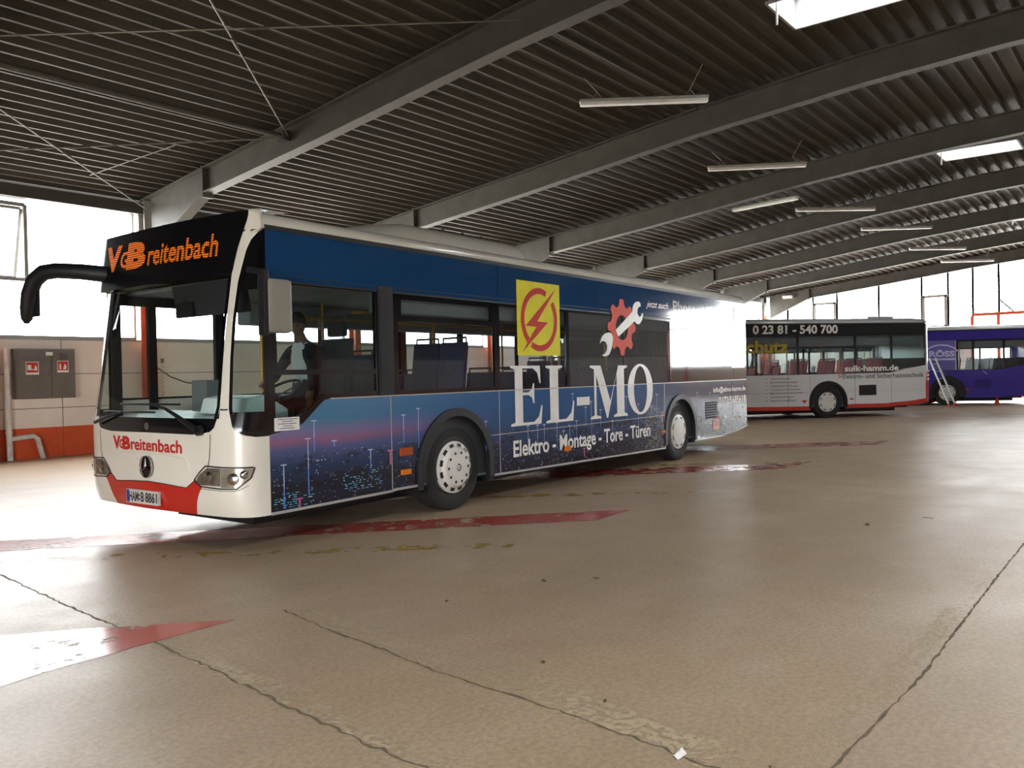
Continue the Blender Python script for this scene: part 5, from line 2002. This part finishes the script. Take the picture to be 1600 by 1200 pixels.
for f in bm.faces:
    c_ = f.calc_center_median()
    if c_.z > 1.845 and abs(c_.y - .62) < .09:
        f.material_index = 1
    elif c_.z > 1.46 and c_.x < 1.08 and abs(c_.y - .62) < .085 and c_.z < 1.845:
        f.material_index = 2
    elif math.hypot(c_.x - 1.03, c_.y - .43) < .05 and c_.z < 1.41 or (c_.x < .875 and c_.z > 1.44):
        f.material_index = 1
    elif c_.z < 1.34 or (c_.x < 1.0 and c_.z < 1.36):
        f.material_index = 3
    else:
        f.material_index = 0


def add_mesh(mb, mi):
    vs_ = [bm.verts.new(v) for v in mb.v]
    for f in mb.f:
        try:
            nf = bm.faces.new([vs_[i] for i in f])
            nf.material_index = mi
            nf.smooth = True
        except ValueError:
            pass


HC = Vector((1.035, .605, 2.025))
hrot = Matrix.Rotation(math.radians(32), 3, 'Z') @ Matrix.Rotation(math.radians(-14), 3, 'Y')     # turned towards the side window, tipped down


def head(a, b):
    th, ph = 2 * math.pi * a, math.pi * (b - .5)
    d = Vector((-math.cos(th) * math.cos(ph), math.sin(th) * math.cos(ph), math.sin(ph)))
    k = Vector((.098, .077, .122))
    p = Vector((d.x * k.x, d.y * k.y, d.z * k.z))
    fr = max(0, -d.x)
    if d.z < 0:
        p.y *= 1 - .28 * -d.z
        p.x *= 1 - .10 * -d.z
    p.x -= .030 * math.exp(-(d.y / .16) ** 2 - ((d.z + .16) / .22) ** 2) * (fr > .3)        # nose
    p.x -= .010 * math.exp(-(d.y / .5) ** 2 - ((d.z - .30) / .12) ** 2) * (fr > .3)         # brow
    p.x += .012 * math.exp(-((abs(d.y) - .38) / .15) ** 2 - ((d.z - .08) / .12) ** 2) * (fr > .3)   # eye sockets
    p.x -= .008 * math.exp(-(d.y / .3) ** 2 - ((d.z + .52) / .07) ** 2) * (fr > .2)         # lips
    p.x -= .010 * math.exp(-(d.y / .3) ** 2 - ((d.z + .80) / .12) ** 2)                     # chin
    return HC + hrot @ p


add_mesh(MB().grid(head, 44, 34), 1)
for sg in (-1, 1):
    e = MB()
    ec = Vector((.012, sg * .078, -.005))
    e.grid(lambda a, b: HC + hrot @ (ec + Vector((.020 * math.cos(2 * math.pi * a) * math.sin(math.pi * b), sg * .012 * math.cos(math.pi * b), .034 * math.sin(2 * math.pi * a) * math.sin(math.pi * b)))), 12, 8)
    add_mesh(e, 1)
    y_ = MB()
    yc = Vector((-.084, sg * .030, .010))
    y_.grid(lambda a, b: HC + hrot @ (yc + .0105 * Vector((math.cos(2 * math.pi * a) * math.sin(math.pi * b), math.sin(2 * math.pi * a) * math.sin(math.pi * b), .7 * math.cos(math.pi * b)))), 10, 8)
    add_mesh(y_, 4)
for wrist, dirs in ((Vector((1.03, .43, 1.37)), (Vector((.25, .55, -.6)), Vector((.6, .2, .1)))), (Vector((.83, .80, 1.475)), (Vector((-.75, -.35, -.3)), Vector((.1, -.4, .8))))):
    d, sd_ = dirs[0].normalized(), dirs[1]
    sd_ = (sd_ - d * sd_.dot(d)).normalized()
    nrm = d.cross(sd_)
    h = MB().tube([wrist - d * .01, wrist + d * .03, wrist + d * .075, wrist + d * .09], [.026, .036, .036, .022], 12)
    for k, (o_, ln) in enumerate(((-.028, .062), (-.010, .075), (.009, .070), (.027, .055))):
        b0 = wrist + d * .075 + sd_ * o_
        h.tube([b0, b0 + d * ln * .5 + nrm * .006, b0 + d * ln * .8 + nrm * .022, b0 + d * ln * .86 + nrm * .042], [.0095, .009, .008, .006], 8)
    t0 = wrist + d * .03 - sd_ * .03
    h.tube([t0, t0 + d * .025 - sd_ * .022, t0 + d * .055 - sd_ * .028 + nrm * .012], [.012, .0105, .008], 8)
    add_mesh(h, 1)
me = D.meshes.new('person')
bm.to_mesh(me)
bm.free()
M_skin = mat('skin', '7a5544', .6)
for m in (mat('jacket_dark', '17181f', .8), M_skin, mat('shirt_white', 'dcdde0', .7), mat('trousers_dark', '1b1c22', .8), mat('eye_dark', '22201f', .2)):
    me.materials.append(m)
me.polygons.foreach_set('use_smooth', [True] * len(me.polygons))
person = D.objects.new('person', me)
COL.objects.link(person)
person.location, person.rotation_euler = BUS1['loc'], (0, 0, BUS1['rz'])
tag(person, 'driver in dark jacket over white shirt seated behind the side window, looking down', 'person')


def hair(a, b):
    th, ph = 2 * math.pi * a, math.pi / 2 * (1 - b * .98)
    d = Vector((-math.cos(th) * math.cos(ph), math.sin(th) * math.cos(ph), math.sin(ph)))
    fr = max(0, -d.x)
    z0 = .30 * fr + -.35 * max(0, d.x)
    dz = max(d.z, z0)
    d2 = Vector((d.x, d.y, dz))
    if dz > d.z:
        s = math.sqrt(max(0, 1 - dz * dz)) / max(1e-6, math.hypot(d.x, d.y))
        d2 = Vector((d.x * s, d.y * s, dz))
    return HC + hrot @ Vector((d2.x * .106, d2.y * .084, d2.z * .132))


MB().grid(hair, 40, 16).build('hair', mat('hair_black', '15120f', .6), person, smooth=True)
